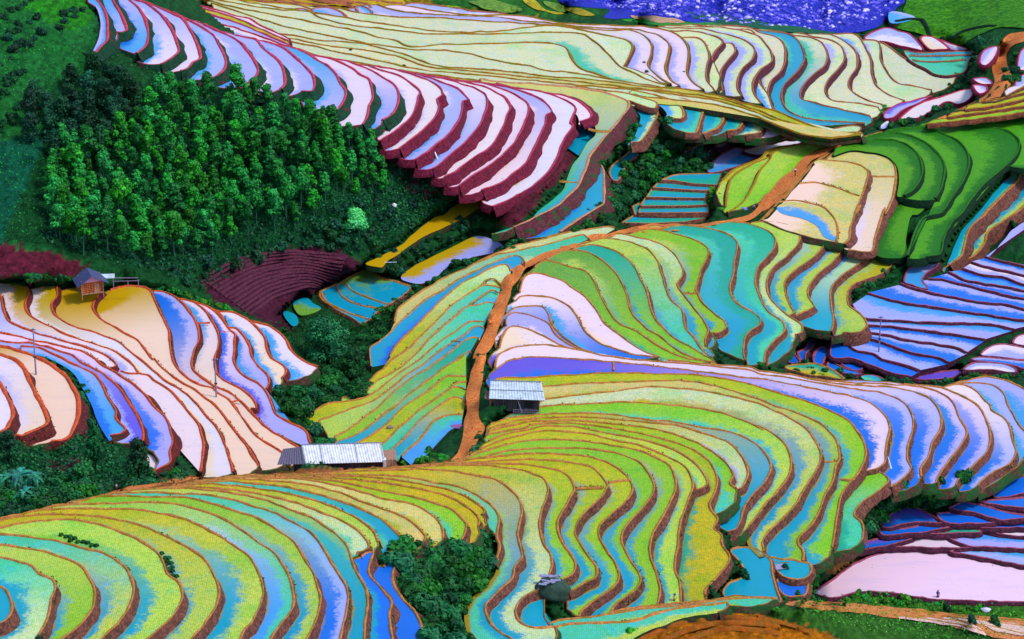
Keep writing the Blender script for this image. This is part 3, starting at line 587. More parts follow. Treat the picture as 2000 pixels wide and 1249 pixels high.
# ------------------------------------------------------------------ the spine and the wide pale fields beyond it
SPINE = [
 ('b0 -80,215 0,240 150,270 350,335 600,385 900,435 1200,478 1546,512 c0 250,515 550,555 690,600 850,590 1000,600', None),
 ('b0 -80,200 0,230 150,258 350,322 600,368 900,420 1200,460 1546,492 c0 100,495 350,505 600,535 750,560 850,572 1000,587 1200,616 1400,672 1546,730 d0 250,778 400,802 600,784', 'yY>Yp'),
 ('b0 -60,180 0,205 150,235 350,275 550,320 750,365 950,405 1200,430 1546,465 c0 200,478 500,508 800,530 1000,560 1200,590 1400,650 1546,712 d0 250,765 400,792 600,776', 'WW>Wy'),
 ('b0 -60,172 0,195 200,225 400,265 600,290 800,325 1000,392 1250,415 1546,448 c0 250,465 500,492 750,520 1000,545 1200,577 1400,635 1546,692 d0 300,750 450,780 600,774', 'Wy>yy'),
 ('b0 -60,165 0,185 200,205 350,235 600,255 700,275 850,315 950,355 1100,392 1300,402 1546,428 c0 200,447 400,460 650,490 850,512 1000,520 1200,560 1400,615 1546,652 d0 300,730 450,765 600,772', 'Wy>yW'),
 ('b0 -260,20 -120,65 0,105 130,145 300,185 500,225 650,255 800,275 900,290 1050,295 1200,310 1350,345 1546,380 c0 100,385 180,410 350,425 500,450 700,485 860,508', 'WW>WW'),
 ('b0 -280,5 -100,50 60,80 130,95 250,115 400,145 550,175 700,215 820,240 880,270 1100,262 1300,258 1546,250 c0 150,252 260,258 320,285 350,350 400,400 520,440 640,480 800,508', 'WW>WW4'),
 ('b0 -260,-5 -50,35 150,60 320,72 350,95 520,145 700,165 900,190 1100,200 1300,200 1546,197 c0 200,190 400,200 430,210 500,260 560,320 620,380 700,420 800,470 900,498', 'WW>Wm'),
 ('b0 -200,-15 100,40 400,85 530,108 600,120 800,150 1000,180 1200,190 1350,188 1546,165 c0 200,150 350,165 500,200 650,230 700,265 690,310 650,388', 'Wl>WW'),
 ('b0 500,55 600,75 800,100 1000,105 1200,118 1400,130 1546,140 c0 200,145 400,165 550,180 700,182 770,210 808,260 808,320 790,380 850,450 920,492', 'WW>kl'),
 ('b0 700,30 820,65 1000,85 1200,95 1400,100 1546,125 c0 200,135 400,158 600,170 750,180 850,210 910,260 905,330 890,400 930,470 970,497', 'lk>kl'),
 ('b0 900,40 1100,75 1300,90 1546,92 c0 200,120 350,140 600,150 800,160 900,180 980,220 1020,270 1025,340 1015,420 1050,480 1110,522', 'kk>kl'),
]
S_ = family(-9.3, .7, SPINE, 'spine', run=.3, bw=.5, bh=.28)
FARR = [
 (SPINE[-1][0].split(' c0 ')[0] + ' c0 ' + SPINE[-1][0].split(' c0 ')[1], None),
 ('c0 940,215 985,222 1080,225 1125,260 1145,330 1130,400 1135,470 1175,527', 'Wl3'),
 ('c0 870,172 930,182 1050,185 1150,205 1225,245 1180,300 1160,340 1165,360', 'WW'),
 ('c0 1200,285 1230,258 1280,255 1300,290 1260,350 1220,410 1215,480 1225,530', 'WW>Wl3', dict(upl='c0 1228,250 1180,300 1145,350 1132,400 1137,470 1177,527')),
 ('c0 850,158 980,165 1100,170 1250,205 1350,235 1410,290 1400,340 1340,400 1315,450 1310,520 1335,560', 'Wl4>Wl4', dict(upl='c0 870,172 1050,185 1150,205 1228,245 1280,255 1300,290 1260,350 1220,410 1215,480 1225,530')),
 ('c0 900,150 1050,155 1200,160 1350,185 1440,220 1510,320 1510,360 1440,410 1400,470 1400,530 1450,605', 'Wl4'),
 ('c0 1050,145 1250,168 1400,185 d0 0,225 60,270 85,330 40,400 0,440 c0 1485,560 1520,645', 'Wl3>Ws5'),
 ('c0 1200,150 1400,170 d0 0,190 100,215 150,260 160,340 140,410 80,470 60,530 70,590 95,645 200,700', 'WW>Ws4'),
 ('c0 1300,155 d0 60,185 160,195 230,235 260,290 270,350 230,420 150,500 135,560 160,630 220,670 350,700 500,712 620,715', 'cm>cc'),
 ('d0 150,190 190,205 320,225 380,260 405,320 390,380 300,460 250,530 250,570 330,600 500,640 650,675', 'Wm>cm'),
 ('d0 240,195 310,215 430,240 490,280 505,340 480,390 410,470 390,530 420,580 550,600 700,625', 'Wl4>WW'),
 ('d0 350,200 430,210 530,260 575,320 575,390 535,460 530,510 600,570 720,610', 'Wl3>WW'),
 ('d0 450,200 570,205 620,270 655,350 665,440 690,500 760,555 850,585', 'Ws4>WW'),
 ('d0 600,235 700,245 712,300 710,340 750,420 800,480 900,500 1010,527', 'Wl3>WW'),
 ('d0 720,250 760,275 820,320 900,370 1000,420 1040,437 1100,430 1150,450', 'WW'),
]
family(S_[-1][1], 1.0, FARR, 'far', run=.45, bw=.46, bh=.28)
pol(-30.5, 'd0 850,300 950,310 1050,305 1200,300 1262,305 1230,350 1200,420 1120,440 1040,434 950,390 880,350', 'mc', 'far')
xb(-30.3, 'd0 880,325 1050,325 1240,318|d0 900,352 1050,360 1210,348', 'far', bw=.6)
pol(-31, 'd0 620,225 670,190 740,165 820,185 880,200 960,290 850,270 750,245 640,240', 'kl', 'pink')
pol(-31, 'd0 760,75 830,72 915,105 850,130 765,130', 'sl', 'far', bund=False)
pol(-31.5, 'd0 945,220 1010,215 1110,285 1060,292 1000,290', 'hk', 'pink', bw=.6)
pol(-31.8, 'd0 1060,235 1110,250 1215,290 1170,295 1110,285', 'lk', 'pink', bw=.6)
pol(-26.5, 'd0 95,655 200,705 400,748 610,742 600,715 350,705 210,680', 'cc', 'far', bund=False)
pol(-24.5, 'd0 400,765 470,745 600,740 580,770 450,775', 'ww', 'far')
pol(-20, 'd0 0,620 120,670 300,735 400,765 300,760 120,700 0,650', 'kk', 'spine', bund=False)
# small terraces under the spine
pol(-9.6, 'f6 880,190 1100,215 1230,250 1365,300 1350,345 1200,315 1120,285', 'ww', 'near')
family(-10.0, 1.2, [('f6 1130,300 1200,370 1190,450 1150,560 1095,650', None), ('f6 1130,295 1200,318 1350,352 1368,380 1320,500 1270,580 1200,660 1110,668', 'wc5')], 'near', run=1.2)
BELOW = [('c0 690,540 800,580 870,610 900,650 890,672', None),
 ('c0 700,525 850,560 940,590 990,640 988,690 900,682', 'ws'),
 ('c0 780,522 950,565 1060,600 1108,640 1090,700 1065,770 1010,772', 'mc5', dict(run=.6)),
 ('c0 860,522 1050,572 1180,625 1228,690 1200,740 1105,782', 'mc5', dict(run=.6)),
 ('c0 960,540 1150,587 1280,648 1338,710 1310,752 1245,762', 'mc5', dict(run=.6)),
 ('c0 1060,560 1250,607 1380,668 1452,730 1440,772 1355,787', 'wc4', dict(run=.6)),
 ('c0 1150,570 1300,620 1450,700 1546,755 d0 220,790 150,780', 'kk')]
family(-9.6, .65, BELOW, 'near', run=.5, bw=.6)
for s in ('c0 990,880 1060,840 1140,800 1130,830 1050,900 1000,898', 'c0 1175,850 1240,810 1312,790 1290,810 1200,862', 'c0 1095,910 1140,880 1165,870 1110,915'):
    pol(-19.5, s, 'ko', 'blue', bw=.4)
pol(-20.5, 'c0 1150,960 1220,900 1300,865 1430,905 1330,960 1180,1005 1140,1005', 'sl', 'blue')
pol(-20, 'c0 1340,880 1420,855 1500,815 1546,790 d0 200,790 270,820 150,860 60,890 c0 1430,905', 'kh', 'blue')
pol(-16.5, 'f6 925,900 980,850 1060,790 1110,750 1170,755 1180,785 1110,840 1050,910 1000,1020 950,1030 915,960', 'cc', 'near')
# step tanks
for i, s in enumerate(('c0 860,1050 930,1020 980,1015 1215,1010 1190,1078 1050,1070 930,1052', 'c0 820,1092 855,1052 940,1058 1100,1078 1190,1082 1130,1110 1000,1103',
    'c0 780,1148 815,1096 1000,1108 1130,1114 1120,1155 950,1152', 'c0 745,1198 775,1152 950,1158 1122,1160 1130,1193 1000,1198', 'c0 735,1238 745,1202 1130,1198 1142,1236 900,1240',
    'c1 700,12 735,-5 1142,-2 1145,40 900,50 760,55 715,60', 'c1 635,108 700,68 850,64 1010,55 1135,48 1120,80 1000,102 800,112')):
    pol(-18.5 - .45 * i, s, 'ct' if i % 3 else 'tc', 'near', smooth_=False, bw=.4)
# yellow-green steps between tanks and path
family(-15.0, .5, [('d0 440,840 350,860 200,980 60,1120', None), ('d0 370,850 300,835 200,850 80,900 c0 1500,925 1440,990 1400,1080 1360,1150 1300,1210 1250,1235', 'pg>gg'),
  ('d0 290,880 200,865 60,900 c0 1500,905 1400,955 1290,1020 1250,1110 1240,1205', 'py>gg'), ('d0 380,838 200,845 60,875 c0 1450,915 1350,960 1270,1000 1220,1050', 'yp'),], 'spine', run=.2, bw=.5)
# ------------------------------------------------------------------ tan block and the green rice to its right
family(-11.4, .8, [
 ('d0 330,940 260,1030 180,1120 110,1200 60,1249 d1 20,70', None),
 ('d0 350,930 400,935 560,950 640,1000 630,1060 600,1150 560,1249 d1 600,0 560,70 540,130 530,205 500,230', 'Yh', dict(run=.9)),
 ('d0 400,925 440,895 480,880 600,880 720,900 790,950 803,1030 790,1120 740,1249 d1 740,20 700,130 680,200 662,272 525,264', 'YY>hk', dict(run=.5)),
], 'near', run=.7, bw=.5)
xb(-12.15, 'd0 240,1068 330,1062 450,1090 590,1140|d0 100,1180 200,1165 300,1180 380,1205 430,1249 d1 455,100 465,150 455,215', bw=.45); xb(-13, 'd0 650,1025 720,1028 800,1028', bw=.6)
pol(-12.12, 'd0 110,1210 160,1180 260,1180 360,1210 400,1249 d1 440,100 455,150 450,210 390,190 350,130 250,80 130,45', 'sY', 'near', bund=False)
family(-11.5, .5, [
 ('d0 640,960 650,1060 740,1249', None),
 ('d0 440,895 520,868 600,868 730,888 803,945 818,1030 810,1130', None, dict(nobund=1)),
 ('d0 560,825 700,815 830,830 920,890 955,970 945,1050 890,1120 850,1140', 'GH4'),
 ('d0 620,800 800,775 950,820 1050,900 1085,970 1070,1080 1030,1160', 'GH4'),
 ('d0 700,778 950,745 1100,790 1200,860 1228,940 1200,1040 1120,1160 1060,1249 d1 960,80 900,200 870,300', 'GH4'),
 ('d0 900,742 1150,715 1350,740 1480,780 1520,830 1500,900 1430,970 1340,1050 1250,1150 1180,1249 d1 1130,100 1080,200 1060,290 980,307', 'GH4'),
 ('d0 1100,705 1300,685 1620,665 1700,800 1650,950 1560,985 1440,968', 'GH4')], 'rice', run=.3, bw=.5, bh=.4)
pol(-14.6, 'd0 810,1135 890,1150 1000,1160 930,1249 d1 900,60 860,200 870,290 820,312 690,292 680,200 735,40', 'GH4', 'rice', bund=False)
family(-9.6, .35, [('d0 1500,490 1560,455 1640,430', None), ('d0 1440,560 1546,505 1640,470', 'kl'), ('d0 1300,592 1400,575 1546,540 1640,515', 'yy'), ('d0 1200,640 1350,620 1546,580 1640,562', 'yg'),
  ('d0 1100,683 1300,655 1546,617 1640,603', 'yy'), ('d0 980,722 1200,702 1546,655 1640,640', 'gy')], 'spine', run=.3, bw=.6)
family(-16.2, 2.2, [
 ('d0 1440,1000 1370,1080 1280,1190 d1 1190,100 1130,220 1085,345', None),
 ('d0 1450,985 1505,985 1520,1030 1440,1120 1340,1220 d1 1310,65 1230,140 1205,210 1180,300 1110,352', 'mc5', dict(run=1.5)),
 ('d0 1540,1010 1640,1000 1640,1080 1546,1200 d1 1500,50 1390,120 1330,170 1320,220 1240,312 1210,320', 'pc5', dict(run=1.5)),
 ('d1 1560,-40 1640,-60 1640,30 1546,55', 'mc')], 'near', run=1.3, bw=.7)
# ------------------------------------------------------------------ blue terraces on the right, falling towards the viewer
family(-15.5, .3, [
 ('d1 1660,60 1546,95 1480,140 1420,210 1340,300', None),
 ('d1 1320,302 1400,322 1546,357 1660,372', 'sl'),
 ('d1 1240,332 1350,367 1450,387 1546,412 1660,430', 'lb'), ('d1 1190,372 1300,405 1420,420 1546,465 1660,480', 'lk'),
 ('d1 1110,390 1200,435 1300,455 1440,478 1546,500 1660,510', 'sb'), ('d1 990,430 1050,432 1150,452 1300,490 1400,515 1546,545 1660,555', 'bl'),
 ('d1 830,457 900,482 1020,515 1150,540 1300,565 1450,580 1546,605 1660,620', 'bl'), ('d1 640,512 750,545 850,570 1000,590 1150,615 1300,635 1450,660 1546,670 1660,675', 'bl'),
 ('d1 550,580 600,650 800,675 1000,685 1200,690 1350,695 1490,722', 'ls'), ('d1 640,700 800,710 1000,735 1150,755 1320,782', 'ls'),
 ('d1 620,735 750,760 900,790 1050,810 1170,835 1215,858', 'lb'), ('d1 515,742 620,770 750,810 900,860 1050,890 1110,917', 'bl'),
 ('d1 430,747 520,800 560,840 680,870 720,895 850,930 940,962', 'lb'), ('d1 405,760 420,820 430,885 560,895 700,950 800,985 890,1000', 'bb')], 'blue', run=.2, bw=.34, bh=.18, close=False)
pol(-17.2, 'd1 880,370 960,318 1050,325 1040,360 975,400 955,440 985,490 900,470 850,450', 'sl', 'blue')
for s in ('e5 125,490 150,440 200,385 245,368 250,430 245,505 170,515', 'e5 290,375 330,350 350,450 395,520 300,530', 'e5 375,425 440,395 480,310 525,310 515,380 455,440 440,520 405,500', 'e5 515,480 540,420 600,370 640,385 660,430 620,500 600,545 520,520'):
    pol(-20.4, s, 'bb', 'blue', bw=.45, drop=.3)
for s, c in (('d1 440,900 560,900 610,955 540,960 430,910', 'bb'), ('d1 700,950 760,920 860,950 940,965 880,985 780,975', 'sb'), ('d1 400,935 430,905 520,950 600,985 520,985', 'bb'),
   ('d1 900,1010 1050,975 1180,970 1150,1000 1000,1020', 'vv'), ('d1 600,1000 700,1000 740,1030 640,1030', 'mt')):
    pol(-20.6, s, c, 'blue', bw=.36, drop=.2)
for s, c in (('d1 1295,872 1380,815 1546,832 1660,840 1660,900 1546,903 1400,888', 'lk'), ('d1 1240,900 1290,888 1400,895 1546,908 1660,910 1660,960 1546,955 1500,940 1400,920', 'bl'),
   ('d1 1195,960 1240,925 1340,920 1440,930 1500,960 1500,975 1350,960', 'kl'), ('d1 1480,800 1500,770 1560,750 1660,750 1660,830 1546,822', 'kk')):
    pol(-18.2, s, c, 'blue', bw=.36, drop=.2)
pol(-25, 'd0 730,668 800,612 900,590 1010,560 950,592 850,640 770,690 735,690', 'lv', 'pink')
pol(-25, 'd0 820,702 850,665 950,600 1080,560 1190,525 1245,520 1235,575 1160,612 1100,590 1040,625 950,680', 'kk', 'pink')
pol(-25, 'd0 700,745 730,715 760,700 745,745', 'lk', 'pink', bund=False)
for s in ('d0 1290,370 1310,300 1390,275 1370,340 1320,385', 'd0 1250,500 1330,510 1330,530 1290,545', 'd0 1250,460 1330,455 1360,485 1300,492', 'd0 1490,510 1520,450 1600,430 1600,480', 'd0 1515,400 1530,300 1600,260 1600,400'):
    pol(-18, s, 'kl', 'pink', bw=.35, drop=.2)
# ------------------------------------------------------------------ flats at bottom right
FLATS = [('d2 330,1010 450,920 560,840 700,782 850,766 1000,770 1150,780 1300,815 1546,860 1700,885 1700,1062 1546,1062 1200,1052 1000,1045 800,1012 600,1000 480,1032 400,1035', 'kk', -16),
 ('d2 700,742 850,697 1050,688 1150,700 1250,742 1050,748 850,740', 'kk', -15.2), ('d2 1110,682 1300,660 1546,692 1700,700 1700,755 1546,752 1350,742 1230,735', 'ls', -15.0),
 ('d2 1120,768 1250,752 1350,750 1546,765 1700,770 1700,865 1546,850 1300,800', 'ls', -15.5), ('d2 1300,638 1546,636 1700,636 1700,680 1546,680 1400,665', 'ks', -14.6),
 ('d2 940,662 1050,645 1200,623 1300,650 1180,660 1050,665', 'tm', -14.3), ('d2 705,640 850,632 1000,605 1200,612 1400,605 1546,590 1700,585 1700,628 1546,628 1300,630 1200,618 1050,640 900,662 720,668', 'bb', -14.0),
 ('d2 710,610 740,580 790,540 830,512 900,505 980,545 1070,597 900,600 730,628', 'bv', -13.6), ('d2 1040,550 1120,540 1200,545 1300,565 1400,587 1350,600 1200,605 1090,598', 'bb', -13.4),
 ('d2 1110,520 1150,495 1200,482 1270,490 1350,515 1546,555 1700,560 1700,575 1546,575 1420,585 1250,540 1150,530', 'bb', -13.0), ('d2 1285,482 1400,468 1546,455 1700,450 1700,515 1546,515 1400,498', 'bb', -12.8),
 ('d2 325,790 370,762 500,735 720,692 900,690 800,722 600,762 450,782 380,820 345,830', 'bv', -14.8)]
for s, c, z in FLATS: pol(z + 6, s, c, 'blue', bw=.38, drop=.15)
# green steps in front of the near flank and the foreground slope
family(20.0, .6, [
 ('c2 650,1290 760,1220 900,1170 1000,1130 1200,1100', None),
 ('c2 180,1300 240,1235 270,1205 400,1186 550,1182 700,1172 830,1130 960,1098 1100,1080 1250,1062', 'mp>mp', dict(side=1)),
 ('c2 150,1270 240,1180 400,1155 600,1125 800,1095 1000,1078 1200,1050 1400,1035 1540,1040', 'mp>mg', dict(side=1)),
 ('c2 560,1130 700,1095 850,1080 1000,1065 1150,1050', 'my', dict(side=1))], 'near', run=.2, bw=.45)
# ------------------------------------------------------------------ valley ponds
pol(-12, 'b0 1335,1175 1300,1155 1240,1155 1150,1200 1090,1249 b1 1050,70 900,180 850,230 740,290 640,345 700,360 735,362 760,330 850,272 950,200 1100,130 1250,50 1320,5', 'oo', 'near', split=.5, bund=False)
pol(-15.5, 'b1 840,425 900,370 1050,290 1200,215 1280,185 1380,205 1440,250 1400,275 1250,305 1100,372 1050,420 960,460 890,450', 'lo4', 'near', bund=False, split=.38)
pol(-16.3, 'b1 470,465 640,385 700,410 780,440 900,475 880,510 775,578 725,605 650,675 610,695 540,650 450,600 380,550 370,510', 'cd3', 'near', split=.3, bw=.3)
xb(-16.25, 'b1 520,455 560,500 650,540 770,580|b1 460,462 490,520 560,570 725,608|b1 370,500 410,565 480,605 655,668|b1 690,395 720,425 800,445 910,478', bw=.4)
pol(-16, 'b1 215,575 290,535 330,570 380,600 300,640 250,640', 'dc', 'near', bund=False); pol(-16, 'b1 160,620 230,640 245,690 220,710 180,670', 'cc', 'near', bund=False)
# ------------------------------------------------------------------ the ground sheet under and between the paddies
ST = 6.0; GX = np.arange(-260, 2261, ST); GY = np.arange(-160, 1421, ST)
NXg, NYg = len(GX), len(GY)
zg = np.full((NYg, NXg), np.nan); cov = np.zeros((NYg, NXg), bool)
cellx, celly = np.meshgrid(GX, GY)
for poly, z in PADS:
    lo = poly.min(0); hi = poly.max(0)
    i0, i1 = np.searchsorted(GX, lo[0]), np.searchsorted(GX, hi[0]); j0, j1 = np.searchsorted(GY, lo[1]), np.searchsorted(GY, hi[1])
    if i1 <= i0 or j1 <= j0: continue
    q = np.stack([cellx[j0:j1, i0:i1].ravel(), celly[j0:j1, i0:i1].ravel()], 1); m = inside(q, poly).reshape(j1 - j0, i1 - i0)
    s = zg[j0:j1, i0:i1]; s[m] = np.where(np.isnan(s[m]), z, np.minimum(s[m], z)); cov[j0:j1, i0:i1] |= m
CTRL = '''-250,-150,40 0,-150,36 60,-100,33 500,-150,-12 900,-150,-22 1300,-150,-38 1700,-150,-38 2240,-150,-28 600,0,-16 800,15,-18 1000,30,-20 1100,20,-32 1200,10,-35 1400,20,-36 1600,30,-36 1740,40,-35
1250,45,-33 1850,30,-30 1800,75,-31 1950,100,-28 2240,100,-24 1940,130,-25 1960,200,-20 1900,170,-22 1860,240,-21 1750,230,-26 1700,235,-25 1560,300,-14.5 1520,350,-14.3 1500,390,-14.5 1450,415,-14.5
0,0,34 100,60,31 180,90,27.5 -250,250,30 0,200,27 100,150,27 -250,500,20 0,400,17 60,300,22 150,250,21 200,150,24 300,170,20.5 400,200,17 500,215,13.5 600,250,10 700,280,5.5 250,300,17 400,300,12.5 550,320,8
150,400,13.5 300,400,10 500,400,5 650,350,4 750,330,0 800,350,-3.5 850,390,-8 700,430,-4.5 770,450,-9 300,490,6 400,480,4 500,460,0 600,470,-5 150,480,11 0,480,15 100,520,12 0,540,14 180,545,9.3 60,550,12.5
250,520,8.6 330,540,5 400,545,0 450,540,-3 550,520,-7 650,500,-9 690,520,-10 480,600,-4 560,600,-10 450,585,-2 560,650,-10 600,690,-5.5 640,640,-13 650,700,-9 700,640,-15 740,570,-15 760,620,-13.8 880,440,-13 830,480,-13.5 960,460,-15.5 950,510,-12.5
600,760,-3 560,780,-1 640,800,-1 680,760,-6 600,840,1 640,870,2 560,900,5 700,910,2.5 780,895,2.5 850,880,7 880,860,8 900,890,11 
160,830,12 170,720,14 175,572,8 200,562,8.2 160,562,8.4 200,870,12 100,880,13 0,900,16 -200,900,20 50,950,18 130,950,18 200,930,15 270,920,12 300,930,14 400,945,17 500,922,16 230,965,22 20,1005,26
930,840,9.3 920,780,7 940,700,4 960,620,0 990,550,-3.6 1010,520,-4.8 1060,490,-6.3 1120,470,-7.6 1180,455,-8.8 1250,445,-9.8 1330,440,-11 1400,430,-12.2 960,800,9.6 950,760,7.2 1000,812,10.5 1030,805,10.5 985,800,10.2 960,870,12.5
1250,300,-17.5 1300,260,-15.5 1200,230,-11 1200,350,-17.5 1150,420,-17.8 1350,320,-18 1400,300,-18 1080,450,-17.5 1200,270,-12.5 1180,300,-14 1000,380,-8 960,420,-13 1430,380,-16 1420,290,-18 1300,230,-14 1450,255,-12 1520,268,-11.8 1620,272,-12 1380,238,-11.5
1700,270,-15 1650,270,-14.5 1620,290,-14 1600,230,-18 1760,500,-17.6 1700,560,-17.5 1660,590,-18.5 1900,500,-17.8 1780,470,-17.3 1820,440,-16.8 1850,380,-16 1570,660,-19.5 1540,680,-20 1700,735,-20.5 1600,715,-18 1480,700,-15 1800,740,-20
1900,690,-19 1950,720,-19 1560,640,-18.5 880,1130,26 830,1100,27 850,1180,27 800,1060,28 940,1050,24 900,1240,28 1440,1050,6 1430,1140,7.5 1420,1160,9 1720,960,-1 1780,960,-5 1850,960,-6 1900,940,-6.3 1700,1000,-5 1690,1060,-7 1600,1120,-2
1590,1160,-4 1610,1080,-3 1500,1200,17.2 1400,1200,17.5 1300,1190,18 1250,1218,19 1350,1207,18.6 1440,1198,18.4 1520,1190,18.3 1560,1188,16.5 1200,1230,19 1100,1240,21.5 1600,1190,13 1640,1186,8 1560,1230,14 1640,1230,9 1800,1170,-8.5 2000,1185,-8.5 1300,1230,19 1500,1230,16.5 1450,1245,17.5 1700,1230,3 1900,1230,-2 2200,1230,-4 1500,1400,20 2200,1400,2 1000,1400,32 1960,940,-6.5
700,1400,38 0,1400,52 2240,300,-14 2240,600,-16 2240,900,-12 -250,1000,30'''
cz = zg.copy()
for w in CTRL.split():
    x, y, z = map(float, w.split(',')); m = ((cellx - x) ** 2 + (celly - y) ** 2 < 11 ** 2) & ~cov; cz[m] = z
def relax(c, n):
    fixed = ~np.isnan(c)
    if min(c.shape) > 10:
        h, w = (c.shape[0] + 1) // 2, (c.shape[1] + 1) // 2
        pad_ = np.full((h * 2, w * 2), np.nan); pad_[:c.shape[0], :c.shape[1]] = c
        b = pad_.reshape(h, 2, w, 2); k = ~np.isnan(b); cnt = k.sum((1, 3)); sm = np.where(k, b, 0).sum((1, 3))
        cc = np.where(cnt > 0, sm / np.maximum(cnt, 1), np.nan); u = relax(cc, n); u = np.repeat(np.repeat(u, 2, 0), 2, 1)[:c.shape[0], :c.shape[1]]
    else: u = np.full(c.shape, np.nanmean(c))
    u = np.where(fixed, c, u)
    for _ in range(n):
        p = np.pad(u, 1, 'edge'); a = (p[:-2, 1:-1] + p[2:, 1:-1] + p[1:-1, :-2] + p[1:-1, 2:]) / 4; u = np.where(fixed, c, a)
    return u
zs = relax(cz, 60)
zfree = zs.copy()
# small bumps on open ground
bump = np.zeros_like(zs)
for s_ in (4, 9, 20):
    a = RNG.normal(0, 1, (NYg // s_ + 3, NXg // s_ + 3)); yy = np.linspace(0, a.shape[0] - 1.01, NYg); xx = np.linspace(0, a.shape[1] - 1.01, NXg)
    y0 = yy.astype(int); x0 = xx.astype(int); fy = (yy - y0)[:, None]; fx = (xx - x0)[None]
    bump += s_ ** .6 * .07 * ((a[y0][:, x0] * (1 - fy) + a[y0 + 1][:, x0] * fy) * (1 - fx) + (a[y0][:, x0 + 1] * (1 - fy) + a[y0 + 1][:, x0 + 1] * fy) * fx)
def dil(m, n=1):
    for _ in range(n):
        p = np.pad(m, 1, 'edge'); m = p[1:-1, 1:-1] | p[:-2, 1:-1] | p[2:, 1:-1] | p[1:-1, :-2] | p[1:-1, 2:]
    return m
near_cov = dil(cov, 2)
zc = np.where(cov, zg, np.inf)
for _ in range(2):
    p = np.pad(zc, 1, constant_values=np.inf); zc = np.minimum.reduce([p[1:-1, 1:-1], p[:-2, 1:-1], p[2:, 1:-1], p[1:-1, :-2], p[1:-1, 2:]])
zt = np.where(near_cov, np.minimum(zs, zc) - .6, zs + np.where(dil(cov, 4), 0, bump))
W = unproj(cellx, celly, zt)
idx = np.arange(NXg * NYg).reshape(NYg, NXg)
Fg = np.stack([idx[1:, :-1], idx[1:, 1:], idx[:-1, 1:], idx[:-1, :-1]], -1).reshape(-1, 4)
def make_ground_mat():
    m, nt, N, L, B = mat_new('hillside_ground'); pos = gpos(nt); tint = nattr(nt, 'tint')
    a = nnoise(nt, .6, 6, .7, pos).outputs[0]; b = nnoise(nt, 3.0, 4, .75, pos).outputs[0]
    c = nmix(nt, nsmooth(nt, a, .38, .62), tint, nmix(nt, 1.0, tint, (.42, .50, .50), 'MULTIPLY'))
    c = nmix(nt, nmath(nt, 'MULTIPLY', nsmooth(nt, b, .52, .66), .5), c, nmix(nt, 1.0, tint, (2.0, 1.9, 1.3), 'MULTIPLY'))
    L.new(c, B.inputs['Base Color']); B.inputs['Roughness'].default_value = .95; B.inputs['Specular IOR Level'].default_value = .1
    nbump(nt, nmath(nt, 'ADD', a, nmath(nt, 'MULTIPLY', b, .6)), 1.0, .8, B)
    return m
REG = [  # outline on the survey, soil or sward colour
 ('p -300,-200 2300,-200 2300,1500 -300,1500', (26, 92, 44)),
 ('p -300,-200 200,-200 190,90 100,250 90,500 -300,480', (34, 122, 54)),
 ('p 40,-60 190,-60 180,40 150,60 90,40 40,10', (44, 150, 28)),
 ('p 330,-60 1090,-60 1100,30 900,28 700,20 500,40 420,30', (176, 140, 20)),
 ('p 780,-60 1090,-60 1180,25 1140,38 1000,30 850,12', (44, 120, 40)),
 ('p -60,300 90,250 110,330 90,470 0,480 -60,470', (16, 104, 76)),
 ('p 90,160 800,300 880,400 720,470 700,500 430,530 300,530 0,470 80,300', (20, 84, 42)),
 ('p 640,360 800,360 860,400 740,450 660,440', (30, 96, 50)),
 ('p 700,300 800,340 790,370 830,390 870,370 850,340 790,300', (120, 50, 70)),
 ('b1 0,330 100,280 300,240 480,260 600,340 560,420 440,460 300,540 210,590 160,600 230,750 100,700 0,650 a1 1330,600 1230,540 1150,450 1250,380 1400,320', (96, 34, 62)),
 ('a1 -200,220 0,228 150,250 300,290 450,335 510,365 430,420 200,405 0,425 -200,430', (116, 36, 58)),
 ('a1 -200,430 0,440 400,470 420,540 0,520', (120, 46, 70)),
 ('a2 250,240 500,230 500,330 400,340 300,290', (96, 44, 50)), ('a2 450,0 530,0 540,100 480,120', (100, 50, 44)),
 ('f6 620,560 560,600 520,680 460,800 400,900 300,1010 180,1110 0,1200 p 955,405 980,445 1015,440 f6 250,1200 400,1060 480,980 560,800 640,680 720,580', (112, 40, 58)),
 ('p 330,930 620,915 900,895 700,925 400,945 250,965', (196, 110, 50)),
 ('b2 0,300 500,305 700,290 1100,265 1150,230 900,270 400,300', (190, 120, 60)),
 ('c2 550,1300 800,1200 1000,1140 1200,1108 1400,1112 1546,1135 d2 150,1160 300,1210 450,1260 600,1400 c2 500,1400', (206, 118, 12)),
 ('d2 0,1085 150,1080 400,1100 700,1140 1100,1190 1300,1260 1500,1400 700,1400 450,1249 300,1205 150,1155 0,1120', (64, 122, 40)),
 ('d2 320,1020 600,1010 1000,1050 1546,1075 1700,1080 1700,1180 1546,1170 1300,1150 900,1100 500,1060 300,1050', (74, 140, 36)),
 ('d2 400,780 600,765 800,745 1050,748 850,768 560,840 450,900 400,880', (150, 100, 50)),
 ('d1 1190,965 1260,953 1400,965 1500,985 1400,1000 1200,992', (190, 110, 20)),
 ('p 1560,300 1640,270 1700,265 1660,300 1600,300', (60, 140, 20)),
]
tint = np.zeros((NYg, NXg, 3)); q = np.stack([cellx.ravel(), celly.ravel()], 1)
for s, c in REG:
    p = P_(s); m = inside(q + RNG.normal(0, 3, q.shape), p).reshape(NYg, NXg); tint[m] = lin(c, .9)
